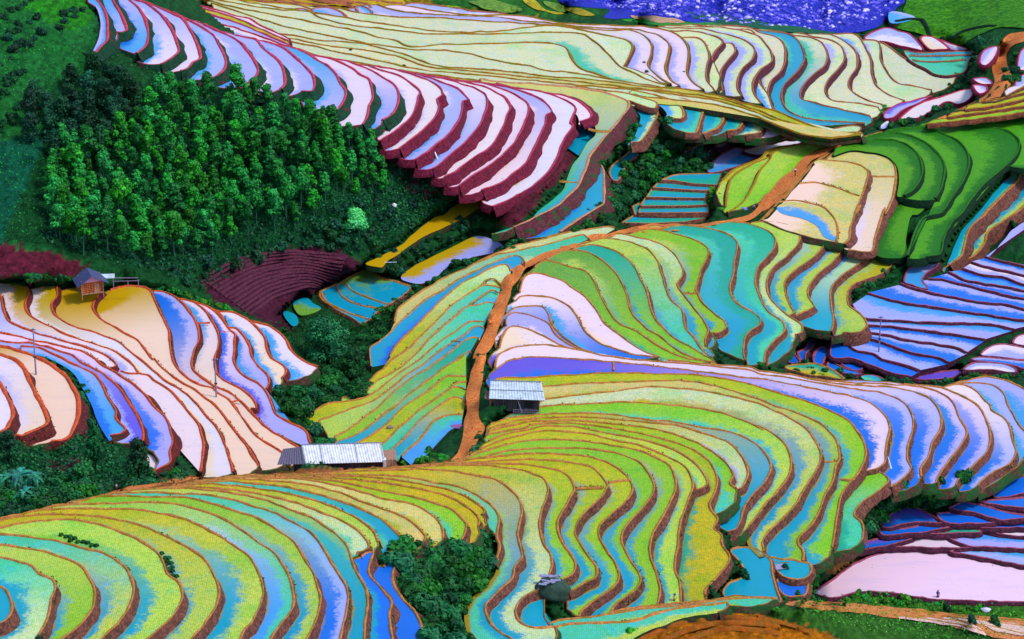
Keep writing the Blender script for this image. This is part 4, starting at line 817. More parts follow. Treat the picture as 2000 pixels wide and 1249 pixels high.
# bare cut earth shows where the ground is steepest near the terraces
tint *= (1 + .18 * RNG.normal(0, 1, (NYg, NXg, 1)))
tint = np.clip(tint, .003, 1)
ground = mesh_obj('hillside_terrain', W.reshape(-1, 3), Fg, make_ground_mat(), smooth_sh=True,
                  attrs=dict(tint=('FLOAT_COLOR', np.c_[tint.reshape(-1, 3), np.ones(NXg * NYg)])))
tag(ground, kind='structure')
gm = soil_mat('valley_floor', (26, 90, 40), (40, 110, 50), s=.2)
vf = mesh_obj('ground', [(-2500, -300, -62), (2500, -300, -62), (2500, 4200, -62), (-2500, 4200, -62)], [(0, 1, 2, 3)], gm); tag(vf, kind='structure')
def gz(px, py, z=None):
    z = zt if z is None else z
    fx = np.clip((np.asarray(px, float) - GX[0]) / ST, 0, NXg - 1.01); fy = np.clip((np.asarray(py, float) - GY[0]) / ST, 0, NYg - 1.01)
    i = fx.astype(int); j = fy.astype(int); a = fx - i; b = fy - j
    return (z[j, i] * (1 - a) + z[j, i + 1] * a) * (1 - b) + (z[j + 1, i] * (1 - a) + z[j + 1, i + 1] * a) * b
def at(px, py, lift=0.0):
    z = gz(px, py); p = unproj(px, py, z); return Vector((float(p[0]), float(p[1]), float(p[2]) + lift))
def drape(name, s, mat, lift=.25, step=8, kind='structure', closed_smooth=True, zsrc=None, extra=0):
    """a sheet with the traced outline lying on the ground"""
    poly = P_(s); poly = smooth(poly, 6, closed=True, wig=2.0) if closed_smooth else poly
    lo = poly.min(0); hi = poly.max(0); gx, gy = np.meshgrid(np.arange(lo[0], hi[0], step), np.arange(lo[1], hi[1], step))
    g = np.stack([gx.ravel(), gy.ravel()], 1); g = g[inside(g, poly)]
    res = delaunay_2d_cdt([Vector(p) for p in poly] + [Vector(p) for p in g], [], [list(range(len(poly)))], 1, 1e-3)
    V = np.array([tuple(p) for p in res[0]]); zz = gz(V[:, 0], V[:, 1], zsrc)
    Wp = unproj(V[:, 0], V[:, 1], zz + lift)
    o = mesh_obj(name, Wp, [f[::-1] for f in res[2]], mat, smooth_sh=True); tag(o, kind=kind); return o
def ridge(name, s, mat, w=.4, h=.25, lift=.1, kind='structure'):
    p = smooth(P_(s), 6); z = gz(p[:, 0], p[:, 1]) + lift; L3 = unproj(p[:, 0], p[:, 1], z); nn = nrm2(L3[:, :2]); V = []
    for o_, h_ in ((-w, -.25), (-w * .5, h * .8), (0, h), (w * .5, h * .8), (w, -.25)):
        V.append(np.c_[L3[:, :2] + nn * o_, L3[:, 2] + h_ + RNG.uniform(-.03, .03, len(p))])
    V = np.stack(V, 1).reshape(-1, 3); n = len(p)
    return tag(mesh_obj(name, V, [(i * 5 + j, (i + 1) * 5 + j, (i + 1) * 5 + j + 1, i * 5 + j + 1) for i in range(n - 1) for j in range(4)], mat, smooth_sh=True), kind=kind)
# orange footpaths
M_PATH = soil_mat('trodden_earth', (246, 142, 66), (230, 114, 46), (252, 190, 120), s=1.2, bump=.8)
drape('footpath', 'c1 1530,-60 1500,10 1440,55 1380,90 1290,110 1200,118 1050,140 850,165 700,165 560,190 450,225 350,255 200,310 120,355 e1 1400,300 1320,400 1250,480 1240,560 1190,700 1130,850 1080,1000 1030,1100 e3 335,-40 330,0 300,180 270,400 272,560 330,640 262,760 180,900 90,960 0,965 60,900 110,760 130,620 155,500 148,330 180,150 230,0 e1 880,1160 900,1080 960,980 1010,860 1030,760 1090,640 1130,530 1160,430 1250,330 1400,240 1537,170 c1 350,215 450,175 560,165 640,150 750,120 900,110 1050,112 1200,95 1300,80 1370,60 1430,10 1470,-60', M_PATH, .3, zsrc=zs)
drape('footpath', 'd0 0,1190 60,1120 130,1040 200,990 250,935 330,880 400,860 460,838 520,815 620,790 720,765 700,785 600,805 520,835 480,850 440,870 400,895 330,925 250,1010 170,1110 90,1190 20,1249 c1 1500,20 1440,40 1430,15 c0 1430,1180', M_PATH, .3, zsrc=zs)
drape('footpath', 'd0 1546,190 1450,205 1410,260 1380,320 1362,400 1372,480 1340,540 1250,590 1100,665 1000,718 1060,716 1200,650 1300,598 1400,562 1450,545 1470,450 1450,380 1440,320 1480,270 1546,240 1660,215 1660,170', M_PATH, .35)
drape('footpath', 'a2 350,490 500,450 600,438 680,410 760,385 900,370 1050,345 1180,330 1100,350 950,375 840,400 740,415 620,445 480,470', M_PATH, .3)
for s in ('e1 1350,400 1300,560 1250,680 1200,780 1160,920 1110,1050 1090,1249', 'd0 400,900 330,945 230,1040 160,1130 90,1210 0,1300', 'd0 440,875 360,925 240,1050 150,1160'):
    ridge('earth_kerb', s, STYLE['near'][0])
# river of boulders
M_RIV = soil_mat('river_shingle', (14, 44, 176), (40, 50, 206), (120, 110, 236), s=1.3, bump=1.0)
drape('river_bed', 'p 1090,-150 1090,0 1130,12 1190,20 1180,35 1260,35 1360,45 1500,58 1600,66 1680,62 1730,42 1755,15 1770,0 1790,-150', M_RIV, .3)
drape('river_water', 'p 1190,-10 1300,-4 1450,-8 1600,-2 1740,-12 1740,-30 1190,-30', soil_mat('river_water', (10, 30, 120), (20, 60, 180), (200, 220, 255), s=.8), .6)
drape('grass_bank', 'p 1215,40 1260,36 1340,44 1420,50 1360,54 1270,48', soil_mat('bank_green', (30, 110, 50), (50, 170, 20)), .6)
drape('grass_bank', 'p 1335,26 1420,30 1500,44 1600,58 1690,70 1600,68 1480,56 1380,42', soil_mat('bank_green2', (14, 80, 70), (30, 110, 60)), .6)
drape('sand_bank', 'p 1230,32 1290,33 1340,44 1310,46 1250,38', soil_mat('sand', (200, 150, 110), (210, 170, 140)), .8)
M_RICE = soil_mat('young_rice', (30, 112, 6), (84, 168, 16), (20, 84, 8), s=.7, bump=1.0)
drape('rice_field', 'p 1768,-150 1772,0 1762,22 1785,38 1800,44 1815,70 1850,78 1880,88 1905,72 1950,54 2000,56 2100,50 2250,60 2250,-150', M_RICE, .5)
drape('rice_field', 'p 1745,52 1790,38 1800,46 1812,70 1780,60', M_RICE, .5)
for s in ('d0 960,118 980,160 1000,215', 'd0 1060,225 1140,215 1200,180 1300,160 1380,155', 'd0 800,128 880,115 960,118'): ridge('field_bank', s, STYLE['rice'][1], .8, .5, .5)
# olive and ochre fields along the top
M_OCH = soil_mat('stubble', (190, 158, 18), (206, 172, 40), (150, 150, 30), s=.7)
drape('stubble_field', 'b0 -300,-100 -300,20 -200,40 0,20 60,50 150,80 300,40 420,30 560,30 650,50 780,50 870,20 830,-20 800,-200 -200,-200', M_OCH, .4)
for s in ('b0 -230,40 -100,20 0,40 100,75', 'b0 -100,-20 60,10 200,20 330,60', 'b0 60,-20 250,15 450,50 520,80', 'b0 180,-20 400,10 560,40 590,80', 'b0 330,-20 480,5 650,30 670,50', 'b0 560,-20 700,5 850,20'):
    ridge('field_bank', s, STYLE['far'][0], .6, .35, .5)
for s, c in (('b0 0,60 60,60 110,75 105,110 0,100 -60,75', 'sl'), ('b0 160,85 220,55 320,70 305,125 200,110', 'sl'), ('b0 330,55 420,45 510,85 540,140 400,115 330,95', 'sl'), ('b0 530,60 580,50 600,115 545,120', 'sl'),
             ('b0 580,40 650,50 672,80 600,78', 'ls'), ('b0 760,50 820,45 900,20 1100,40 1250,65 1450,82 1300,95 1050,100 850,75', 'kl')):
    poly = P_(s); z = float(gz(poly[:, 0].mean(), poly[:, 1].mean())) + 1.0
    pol(z, s, c, 'far', bw=.6)
for s, c in (('b0 870,5 1000,25 1200,45 1150,60 950,20', 'g'), ('b0 1230,10 1330,0 1500,30 1546,60 1400,70 1300,40', 'd'), ('c0 60,0 130,0 200,60 300,80 150,60', 'y'), ('c0 180,10 260,15 330,60 280,75', 'd'), ('c0 290,45 400,50 480,85 380,88', 'y')):
    drape('grass_field', s, soil_mat('field_' + c, PAL[c], [q * .6 for q in PAL[c]]), .6)
# pink strips in the far left corner
W_ = [('f3 470,0 620,45 800,110 1040,230 1300,300 1537,370 p 560,98', None), ('f3 480,-10 650,30 850,100 1100,200 1350,265 1537,330 p 560,92', 'kl'), ('f3 500,-20 700,25 900,80 1150,150 1350,215 1537,290 p 560,86', 'lk'), ('f3 520,-30 750,20 950,60 1200,125 1380,185 1537,255 p 560,80', 'yk'),
      ('f3 560,-40 900,30 1150,90 1350,150 1480,180 1537,215 p 560,74', 'kl')]
family(-1.0, .6, W_, 'pink', run=.4, bw=.6)
# tilled strips, bottom right
M_TILL = soil_mat('tilled', (226, 140, 84), (200, 112, 56), (240, 176, 120), s=1.1)
drape('tilled_strip', 'd2 155,1072 220,1048 320,1052 500,1060 700,1080 900,1100 1100,1125 1300,1150 1546,1172 1700,1180 1700,1300 1546,1290 1300,1249 1100,1190 900,1165 700,1140 500,1112 350,1095', M_TILL, .35)
for s in ('d2 170,1062 500,1075 900,1120 1300,1170 1700,1220', 'd2 220,1078 500,1092 900,1140 1300,1195 1600,1260', 'd2 300,1088 600,1115 900,1155 1200,1200 1400,1260', 'd2 900,1108 1200,1140 1546,1165'):
    ridge('furrow_bank', s, STYLE['near'][0], .35, .25, .3)
drape('pink_strip', 'd2 820,1150 1000,1150 1180,1170 1300,1215 1330,1249 1200,1215 1000,1180', soil_mat('pinkmud', (240, 200, 190), (220, 170, 160)), .6)
drape('pink_strip', 'd2 1080,1150 1250,1155 1340,1170 1546,1200 1546,1249 1400,1230 1300,1190', soil_mat('pinkmud2', (240, 205, 190), (225, 180, 160)), .6)
for s in ('c2 720,1290 900,1205 1100,1160 1300,1150 1546,1175', 'c2 850,1290 1000,1225 1200,1180 1400,1180 1546,1205 d2 120,1215', 'c2 950,1310 1150,1230 1300,1210 1546,1240', 'd2 0,1150 150,1180 300,1230'):
    ridge('furrow_bank', s, soil_mat('orange_edge', (180, 84, 14), (120, 90, 20)), .5, .3, .25)
# plough rows on the purple slope
M_PL = soil_mat('plough', (70, 26, 54), (112, 50, 66), s=2)
for k in range(13):
    t = k / 12; x0, y0 = 380 + 60 * t, 575 + 60 * t
    ridge('plough_ridge', 'p %d,%d %d,%d %d,%d %d,%d' % (390 + 95 * t, 545 + 70 * t, 470 + 70 * t, 505 + 72 * t, 560 + 55 * t, 490 + 70 * t, 680 - 40 * t, 500 + 80 * t), M_PL, .45, .22, .05)
# ------------------------------------------------------------------ vegetation
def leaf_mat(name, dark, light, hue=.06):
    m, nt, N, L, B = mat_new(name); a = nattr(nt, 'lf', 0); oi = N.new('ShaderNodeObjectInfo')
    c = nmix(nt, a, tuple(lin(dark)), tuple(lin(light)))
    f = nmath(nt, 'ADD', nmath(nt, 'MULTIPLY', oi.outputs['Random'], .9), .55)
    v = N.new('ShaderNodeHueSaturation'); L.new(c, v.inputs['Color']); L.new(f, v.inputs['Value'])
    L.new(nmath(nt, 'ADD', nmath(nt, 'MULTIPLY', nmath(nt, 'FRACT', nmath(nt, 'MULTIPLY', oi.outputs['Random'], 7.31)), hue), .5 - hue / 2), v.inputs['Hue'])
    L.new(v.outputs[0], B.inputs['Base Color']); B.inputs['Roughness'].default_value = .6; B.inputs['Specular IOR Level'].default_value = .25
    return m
M_FOREST = leaf_mat('forest_leaf', (5, 62, 26), (34, 158, 46), .03); M_DARK = leaf_mat('dark_leaf', (2, 36, 30), (16, 92, 50)); M_BUSH = leaf_mat('bush_leaf', (4, 46, 30), (24, 116, 48))
M_BRIGHT = leaf_mat('bright_leaf', (30, 160, 60), (120, 236, 110)); M_HEDGE = leaf_mat('hedge_leaf', (8, 90, 30), (60, 170, 30)); M_TEAL = leaf_mat('teal_leaf', (4, 70, 74), (50, 150, 130))
M_TRUNK = soil_mat('bark', (60, 130, 96), (40, 84, 70), s=3); M_WOODY = soil_mat('dark_bark', (40, 44, 36), (24, 30, 26), s=3)
def leaves(blobs, n, size, rng, shade=None):
    """leaf clumps spread through lobes; each lobe has its own lightness"""
    V = []; F_ = []; A = []
    w = np.array([b[3] * b[4] for b in blobs]); w = w / w.sum(); pick = rng.choice(len(blobs), n, p=w); bl = rng.uniform(0, .55, len(blobs))
    for k in range(n):
        cx, cy, cz_, rx, rz = blobs[pick[k]]; d = rng.normal(0, 1, 3); d /= np.linalg.norm(d); r = rng.uniform(.55, 1.05)
        if d[2] < -.3 and rng.random() < .6: d[2] *= -1
        c = np.array([cx + d[0] * rx * r, cy + d[1] * rx * r, cz_ + d[2] * rz * r])
        a = np.cross(d, rng.normal(0, 1, 3)); a /= np.linalg.norm(a) + 1e-6; b = np.cross(d, a) + d * rng.uniform(-.6, .6); b /= np.linalg.norm(b)
        a = a + d * rng.uniform(-.5, .5); s = size * rng.uniform(.6, 1.3); i = len(V)
        V += [c - a * s * .5, c + b * s * .38, c + a * s * .55, c - b * s * .38]; F_.append((i, i + 1, i + 2, i + 3))
        A += [min(1, max(0, bl[pick[k]] + rng.uniform(-.12, .45) + .15 * d[2]))] * 4  # upward leaves tinted lighter: light from above painted into their colour
    return V, F_, A
def crown_blobs(rng, r, h, z0, n, taper=.5, spread=.8):
    out = [(0, 0, z0 + h * .5, r * .55, h * .42)]
    for i in range(n):
        t = rng.uniform(0, 1); a = rng.uniform(0, 6.283); w = r * (1 - taper * t) * (.35 + .65 * math.sin(math.pi * min(1, .25 + t * .75)))
        q = rng.uniform(.2, spread) * w; br = r * rng.uniform(.28, .45)
        out.append((math.cos(a) * q, math.sin(a) * q, z0 + h * (.12 + .78 * t), br, br * rng.uniform(.7, 1.0)))
    return out
def tree_protos(name, kinds, mat, trunk_mat, seed):
    out = []
    for k, (hgt, r, h, z0, nb, n, size, tr, taper) in enumerate(kinds):
        rng = np.random.default_rng(seed + k); V, F_, A = leaves(crown_blobs(rng, r, h, z0, nb, taper), n, size, rng)
        me = mesh_obj('crown', V, F_, mat, attrs=dict(lf=('FLOAT', A)))
        mb = MB(); lean = rng.uniform(-.25, .25, 2)
        mb.tube([(0, 0, -.6), (lean[0] * .4, lean[1] * .4, z0 * .5), (lean[0], lean[1], z0 + h * .3), (lean[0], lean[1], z0 + h * .75)], [tr * 1.3, tr, tr * .7, tr * .3], 6)
        for j in range(5):
            a = rng.uniform(0, 6.283); zz = z0 + h * rng.uniform(.05, .6)
            mb.tube([(lean[0] * .8, lean[1] * .8, zz - .4), (math.cos(a) * r * .35, math.sin(a) * r * .35, zz + .3), (math.cos(a) * r * .65, math.sin(a) * r * .65, zz + .8)], [tr * .5, tr * .35, tr * .15], 4)
        tk = mb.build('trunk', trunk_mat)
        out.append((me.data, tk.data)); bpy.data.objects.remove(me); bpy.data.objects.remove(tk)
    return out
def put_tree(name, proto, p, s, rz, label, cat='tree', group=None):
    e = empty(name, p, rz, label, cat, group); e.scale = (s[0], s[0], s[1])
    link(bpy.data.objects.new('crown', proto[0]), e); link(bpy.data.objects.new('trunk', proto[1]), e); return e
def scatter(s, spacing, n_max=9999, avoid=True, rng=np.random.default_rng(5), jitter=None):
    poly = P_(s); lo = poly.min(0); hi = poly.max(0); out = []; tries = 0; lim = int((hi - lo).prod() / spacing ** 2 * 14)
    cand = rng.uniform(lo, hi, (lim, 2)); cand = cand[inside(cand, poly)]
    for c in cand:
        if avoid:
            i = int((c[0] - GX[0]) / ST + .5); j = int((c[1] - GY[0]) / ST + .5)
            if not (0 <= i < NXg and 0 <= j < NYg) or cov[j, i]: continue
        if all((c[0] - o[0]) ** 2 + (c[1] - o[1]) ** 2 > spacing ** 2 for o in out): out.append(c)
        if len(out) >= n_max: break
    return sorted(out, key=lambda c: c[1])
vr = np.random.default_rng(11)
# plantation on the left hillside: slender trees, bare stems below
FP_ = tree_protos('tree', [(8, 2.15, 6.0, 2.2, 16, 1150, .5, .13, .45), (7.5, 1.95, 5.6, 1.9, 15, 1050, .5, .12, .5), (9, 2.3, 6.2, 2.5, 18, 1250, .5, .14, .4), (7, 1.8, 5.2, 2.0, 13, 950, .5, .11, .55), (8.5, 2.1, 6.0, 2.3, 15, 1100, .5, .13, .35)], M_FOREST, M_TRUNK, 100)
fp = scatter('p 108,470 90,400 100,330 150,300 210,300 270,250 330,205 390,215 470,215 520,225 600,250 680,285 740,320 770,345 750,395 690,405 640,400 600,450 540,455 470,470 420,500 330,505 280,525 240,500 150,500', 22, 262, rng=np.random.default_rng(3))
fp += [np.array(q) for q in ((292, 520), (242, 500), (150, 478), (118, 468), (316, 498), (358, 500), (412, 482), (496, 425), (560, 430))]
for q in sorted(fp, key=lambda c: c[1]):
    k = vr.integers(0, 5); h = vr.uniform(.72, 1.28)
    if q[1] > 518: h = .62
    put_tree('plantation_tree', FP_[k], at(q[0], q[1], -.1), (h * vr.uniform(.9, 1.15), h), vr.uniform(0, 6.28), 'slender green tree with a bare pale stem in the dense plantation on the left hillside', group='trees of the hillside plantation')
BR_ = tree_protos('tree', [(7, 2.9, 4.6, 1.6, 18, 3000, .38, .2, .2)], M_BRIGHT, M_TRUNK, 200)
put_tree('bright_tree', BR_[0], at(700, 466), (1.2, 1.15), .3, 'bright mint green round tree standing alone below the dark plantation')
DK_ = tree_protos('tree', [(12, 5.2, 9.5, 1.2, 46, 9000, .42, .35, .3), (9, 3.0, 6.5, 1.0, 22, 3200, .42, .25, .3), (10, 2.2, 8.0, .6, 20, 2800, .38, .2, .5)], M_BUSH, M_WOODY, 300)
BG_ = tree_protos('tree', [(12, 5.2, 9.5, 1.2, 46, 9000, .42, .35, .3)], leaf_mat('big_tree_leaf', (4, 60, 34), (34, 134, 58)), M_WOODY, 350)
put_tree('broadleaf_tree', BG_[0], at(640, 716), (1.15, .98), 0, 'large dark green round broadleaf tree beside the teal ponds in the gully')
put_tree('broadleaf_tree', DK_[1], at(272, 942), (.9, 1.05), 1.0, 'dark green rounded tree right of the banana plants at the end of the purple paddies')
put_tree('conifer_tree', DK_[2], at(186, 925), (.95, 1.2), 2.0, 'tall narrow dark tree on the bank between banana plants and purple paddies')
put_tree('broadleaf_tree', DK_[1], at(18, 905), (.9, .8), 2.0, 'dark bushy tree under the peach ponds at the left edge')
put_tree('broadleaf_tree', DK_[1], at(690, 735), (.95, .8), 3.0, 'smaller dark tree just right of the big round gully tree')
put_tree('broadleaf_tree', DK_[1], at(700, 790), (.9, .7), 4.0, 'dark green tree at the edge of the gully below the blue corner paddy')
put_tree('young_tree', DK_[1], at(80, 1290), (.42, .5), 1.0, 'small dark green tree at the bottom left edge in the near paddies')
# dark bamboo at the upper left
BB_ = tree_protos('tree', [(9, 2.6, 8.2, .3, 22, 2400, .45, .12, .35), (8, 2.3, 7.2, .2, 20, 2200, .45, .12, .2)], M_DARK, M_WOODY, 400)
for q in scatter('p 130,150 190,130 260,190 260,230 210,300 120,340 100,300 60,260 40,190 110,200', 25, 26, rng=np.random.default_rng(8)):
    put_tree('bamboo_clump', BB_[vr.integers(0, 2)], at(q[0], q[1] + 20), (vr.uniform(.9, 1.2), vr.uniform(.8, 1.1)), vr.uniform(0, 6.28), 'very dark tall bamboo clump in the mass above and left of the plantation', 'bamboo', 'dark bamboo clumps beside the plantation')
# bushes
def bush_protos(mat, seed, n=5, leaves_n=900, size=.33):
    out = []
    for k in range(n):
        rng = np.random.default_rng(seed + k); bl = []
        for i in range(9):
            a = rng.uniform(0, 6.283); q = rng.uniform(0, .75); r = rng.uniform(.38, .6); bl.append((math.cos(a) * q, math.sin(a) * q, rng.uniform(.15, .95), r, r * .9))
        V, F_, A = leaves(bl, leaves_n, size, rng); o = mesh_obj('bush', V, F_, mat, attrs=dict(lf=('FLOAT', A))); out.append(o.data); bpy.data.objects.remove(o)
    return out
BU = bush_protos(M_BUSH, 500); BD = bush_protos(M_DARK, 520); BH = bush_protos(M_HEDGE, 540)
def bushes(name, s, spacing, protos, size, label, group, seed=1, nmax=60, avoid=True, cat='bush'):
    rng = np.random.default_rng(seed)
    for q in scatter(s, spacing, nmax, avoid, rng):
        o = bpy.data.objects.new(name, protos[rng.integers(0, len(protos))]); link(o); r = rng.uniform(*size)
        o.location = at(q[0], q[1] + r * 3, -.25 * r); o.scale = (r, r, r * rng.uniform(.75, 1.15)); o.rotation_euler = (0, 0, rng.uniform(0, 6.28)); tag(o, label, cat, group)
bushes('gully_bush', 'p 780,1085 830,1062 880,1060 905,1030 940,1010 945,1070 960,1090 930,1140 910,1180 915,1249 920,1330 845,1330 830,1249 815,1180 785,1130', 20, BU, (1.5, 2.5), 'dark green bush in the thicket filling the gully at bottom centre', 'bushes of the bottom centre gully', 1, 70)
bushes('gully_bush', 'p 1680,1000 1715,955 1780,938 1820,930 1880,938 1920,965 1870,985 1810,990 1740,1000 1700,1030 1690,1045', 17, BU, (1.3, 2.2), 'dark green bush in the clump below the blue paddies at right', 'bushes below the blue paddies', 2, 34)
bushes('gully_bush', 'p 520,770 580,740 640,725 700,715 715,760 680,780 650,790 610,800 640,850 655,885 620,880 590,830 560,790', 18, BU, (1.2, 2.2), 'dark green bush in the thicket between the pink ponds and the green hillside', 'bushes of the left gully', 3, 50)
bushes('valley_bush', 'p 1230,270 1300,235 1345,240 1375,290 1385,335 1330,330 1290,345 1260,350 1230,400 1190,440 1120,450 1170,410 1195,370 1215,340', 16, BU, (1.3, 2.3), 'dark green bush in the long thicket above the step tanks', 'bushes above the step tanks', 4, 60)
bushes('valley_bush', 'p 1170,290 1200,245 1240,210 1260,235 1235,270 1200,310 1180,330 1165,320', 15, BU, (.9, 1.5), 'green bush on the bank beside the cyan valley paddies', 'bushes by the cyan valley paddies', 5, 22)
bushes('slope_bush', 'p 620,230 700,270 760,285 830,330 880,360 930,385 900,400 850,385 800,350 720,320 640,280', 17, BD, (1.0, 1.9), 'dark bush along the lower edge of the pink terraces', 'bushes below the pink terraces', 6, 40)
bushes('slope_bush', 'p 735,500 800,480 900,425 930,420 950,440 880,470 800,520 780,540 750,520', 14, BD, (1.0, 1.7), 'dark bush on the bank between the yellow canal and the lilac pond', 'bushes beside the yellow canal', 7, 34)
bushes('slope_bush', 'p 700,640 740,600 790,560 850,535 930,500 1000,470 1050,460 1000,485 900,525 830,565 780,600 760,640 725,680 700,700', 14, BU, (.8, 1.5), 'green bush on the steep bank under the yellow crest strip', 'bushes under the crest strip', 8, 48)
bushes('slope_bush', 'p 640,400 760,385 820,380 840,420 760,450 720,480 690,490 620,480 540,490 430,540 350,560 340,530 420,505 540,470 640,430', 22, BD, (1.0, 2.0), 'dark bush on the slope under the plantation', 'bushes under the plantation', 9, 50)
bushes('slope_bush', 'p 1640,590 1680,560 1740,520 1780,490 1745,530 1690,565', 12, BU, (.7, 1.2), 'green bush on the red bank above the blue paddies', 'bushes on the red bank', 10, 14)
bushes('hedge_bush', 'p 1720,205 1745,195 1690,250 1685,240', 11, BH, (.9, 1.5), 'green bush at the end of the far pale terraces', 'bushes at the far terraces end', 11, 8)
bushes('hedge_bush', 'p 1880,115 1915,80 1940,90 1925,130 1900,150 1880,170 1860,190 1880,150 1760,250 1700,250 1830,225 1850,215', 13, BU, (.9, 1.7), 'green bush left of the upper orange footpath', 'bushes left of the upper footpath', 12, 24)
bushes('hedge_bush', 'p 1960,110 1990,95 2010,150 1985,190 1965,180', 13, BU, (.9, 1.6), 'green bush right of the upper orange footpath', 'bushes right of the upper footpath', 13, 10)
bushes('hedge_bush', 'f1 -20,120 100,120 200,170 350,240 500,270 620,330 700,420 760,520 830,640 870,780 800,760 740,640 680,530 600,430 480,350 330,260 150,190 -20,160', 9, BU, (.6, 1.0), 'leafy green bush in the hedge curving round the peach ponds', 'hedge round the peach ponds', 14, 46)
bushes('hedge_bush', 'e5 0,545 100,550 150,520 220,510 280,560 440,530 520,560 640,580 760,610 900,650 1000,680 1150,690 1200,650 1280,700 1450,690 1350,715 1000,712 700,660 450,640 250,590 0,575', 10, BU, (.6, 1.1), 'dark green bush along the hedge behind the lilac crest strip', 'hedge behind the lilac crest strip', 15, 50, False)
bushes('hedge_bush', 'e4 600,235 700,215 850,200 870,225 650,245', 8, BU, (.5, .9), 'small green bush in the short hedge above the purple terraces at right', 'short hedge above the purple terraces', 16, 10, False)
bushes('hedge_bush', 'e4 940,190 960,150 1050,150 1150,180 1300,180 1537,150 1640,150 1640,185 1300,190 1100,190', 9, BU, (.5, 1.0), 'green bush in the hedge above the rightmost purple terraces', 'hedge above the rightmost purple terraces', 17, 24, False)
bushes('hedge_bush', 'e5 300,60 420,80 520,180 600,260 560,290 450,290 350,330 300,260 430,240 440,160 330,110', 9, BH, (.7, 1.2), 'bright green bush where the nose terraces end above the small blue pools', 'bushes above the small blue pools', 18, 22)
bushes('hedge_bush', 'd2 470,1030 600,1005 800,1015 900,1040 1000,1060 1100,1080 1300,1100 1200,1110 900,1075 600,1050 400,1050', 10, BH, (.5, .95), 'green bush in the hedge under the big pale pond', 'hedge under the big pale pond', 19, 36, False)
bushes('hedge_bush', 'd2 120,1040 180,1025 300,1030 400,1040 350,1060 150,1060', 10, BU, (.6, 1.0), 'green bush at the left end of the hedge under the big pale pond', 'bushes left of the pale pond hedge', 20, 10, False)
bushes('hedge_bush', 'c2 640,1240 760,1180 900,1110 960,1095 1100,1090 1200,1060 1400,1060 1546,1080 1546,1110 1250,1080 1100,1120 900,1160 760,1210 700,1260', 13, BH, (.5, 1.0), 'green bush along the top of the orange foreground field', 'bushes along the orange field', 21, 30, False)
bushes('hedge_bush', 'd2 270,780 320,850 340,900 330,960 280,1010 290,950 310,880 262,830', 9, BH, (.6, 1.1), 'bright green bush on the slope left of the big pale pond', 'bushes left of the big pale pond', 22, 16)
bushes('crest_bush', 'b2 820,250 900,240 960,200 1040,180 1090,210 1080,230 940,262 850,270', 12, BH, (.7, 1.2), 'green bush behind the ridge between barn and footpath', 'bushes between barn and footpath', 23, 18)
bushes('crest_bush', 'a2 1310,270 1400,262 1546,272 1546,300 1320,305', 9, BH, (.6, 1.0), 'bright green bush behind the ridge left of the barn', 'bushes left of the barn', 24, 12)
bushes('valley_bush', 'a2 -60,350 60,320 150,440 300,380 480,300 560,400 650,420 480,460 300,500 140,550 0,590 -60,560', 17, BU, (1.1, 2.0), 'dark green bush in the thicket behind the near ridge at left', 'bushes behind the near ridge', 25, 50)
bushes('valley_bush', 'a2 830,290 950,320 1150,300 1250,300 1100,330 900,360 700,400 640,380', 13, BU, (.7, 1.3), 'dark green bush under the peach and lilac ponds behind the ridge', 'bushes under the lilac ponds', 26, 22)
bushes('hedge_bush', 'a1 20,430 80,405 150,405 250,410 330,405 400,430 400,465 250,470 100,470', 9, BU, (.6, 1.0), 'dark bush in the hedge left of the wooden hut', 'hedge left of the hut', 27, 22)
bushes('hedge_bush', 'a1 880,490 1000,480 1100,530 1200,560 1330,600 1250,590 1400,650 1200,575 1050,520', 9, BH, (.6, 1.0), 'green bush along the upper edge of the left ponds', 'bushes above the left ponds', 28, 22)
bushes('hedge_bush', 'e1 1200,760 1290,560 1350,420 1310,440 1240,600 1180,720 1100,900 1060,1100 1080,1249 1130,1100 1150,900', 9, BU, (.35, .7), 'low green bush along the right kerb of the footpath', 'bushes along the footpath', 29, 34)
bushes('hedge_bush', 'e3 290,330 340,200 380,60 340,60 300,200 270,600 340,560 280,760 340,820 200,900 180,880 260,760', 10, BU, (.45, .9), 'low green bush beside the footpath near the tin roofed house', 'bushes between footpath and house', 30, 26)
bushes('valley_bush', 'c2 1290,620 1380,650 1400,720 1330,735 1250,690 1240,660', 8, BU, (.5, .8), 'green bush on the brown bank between yellow paddy and round cyan pond', 'bushes by the round cyan pond', 34, 14)
bushes('field_bush', 'd2 590,540 640,560 690,620 700,640 640,690 620,640 610,600 580,540', 11, BU, (.8, 1.3), 'dark green bush left of the deep blue pools at lower right', 'bushes left of the blue pools', 31, 12)
bushes('valley_bush', 'c0 300,700 400,690 460,730 420,780 330,800 280,860 320,760', 11, BU, (.7, 1.2), 'green bush on the bank right of the pink terraces', 'bushes right of the pink terraces', 32, 14)
bushes('field_bush', 'c0 1140,1100 1180,1060 1240,1010 1260,1060 1240,1160 1210,1240 1160,1220 1150,1150', 12, BH, (.8, 1.3), 'green bush between the step tanks and the yellow steps', 'bushes right of the step tanks', 33, 18)
bushes('slope_bush', 'a0 -60,240 0,215 110,140 230,60 250,80 130,165 0,250 -60,270', 13, BD, (.8, 1.5), 'dark bush in row second of scrub on the upper left hillside', 'scrub row second on the upper left hillside', 50, 24)
bushes('slope_bush', 'a0 -60,380 0,350 120,250 250,170 270,195 140,280 0,385 -60,410', 13, BD, (.8, 1.5), 'dark bush in row third of scrub on the upper left hillside', 'scrub row third on the upper left hillside', 51, 24)
bushes('slope_bush', 'a0 -60,130 0,90 100,30 160,-20 200,0 110,60 0,130 -60,160', 13, BD, (.8, 1.5), 'dark bush in row first of scrub on the upper left hillside', 'scrub row first on the upper left hillside', 52, 24)
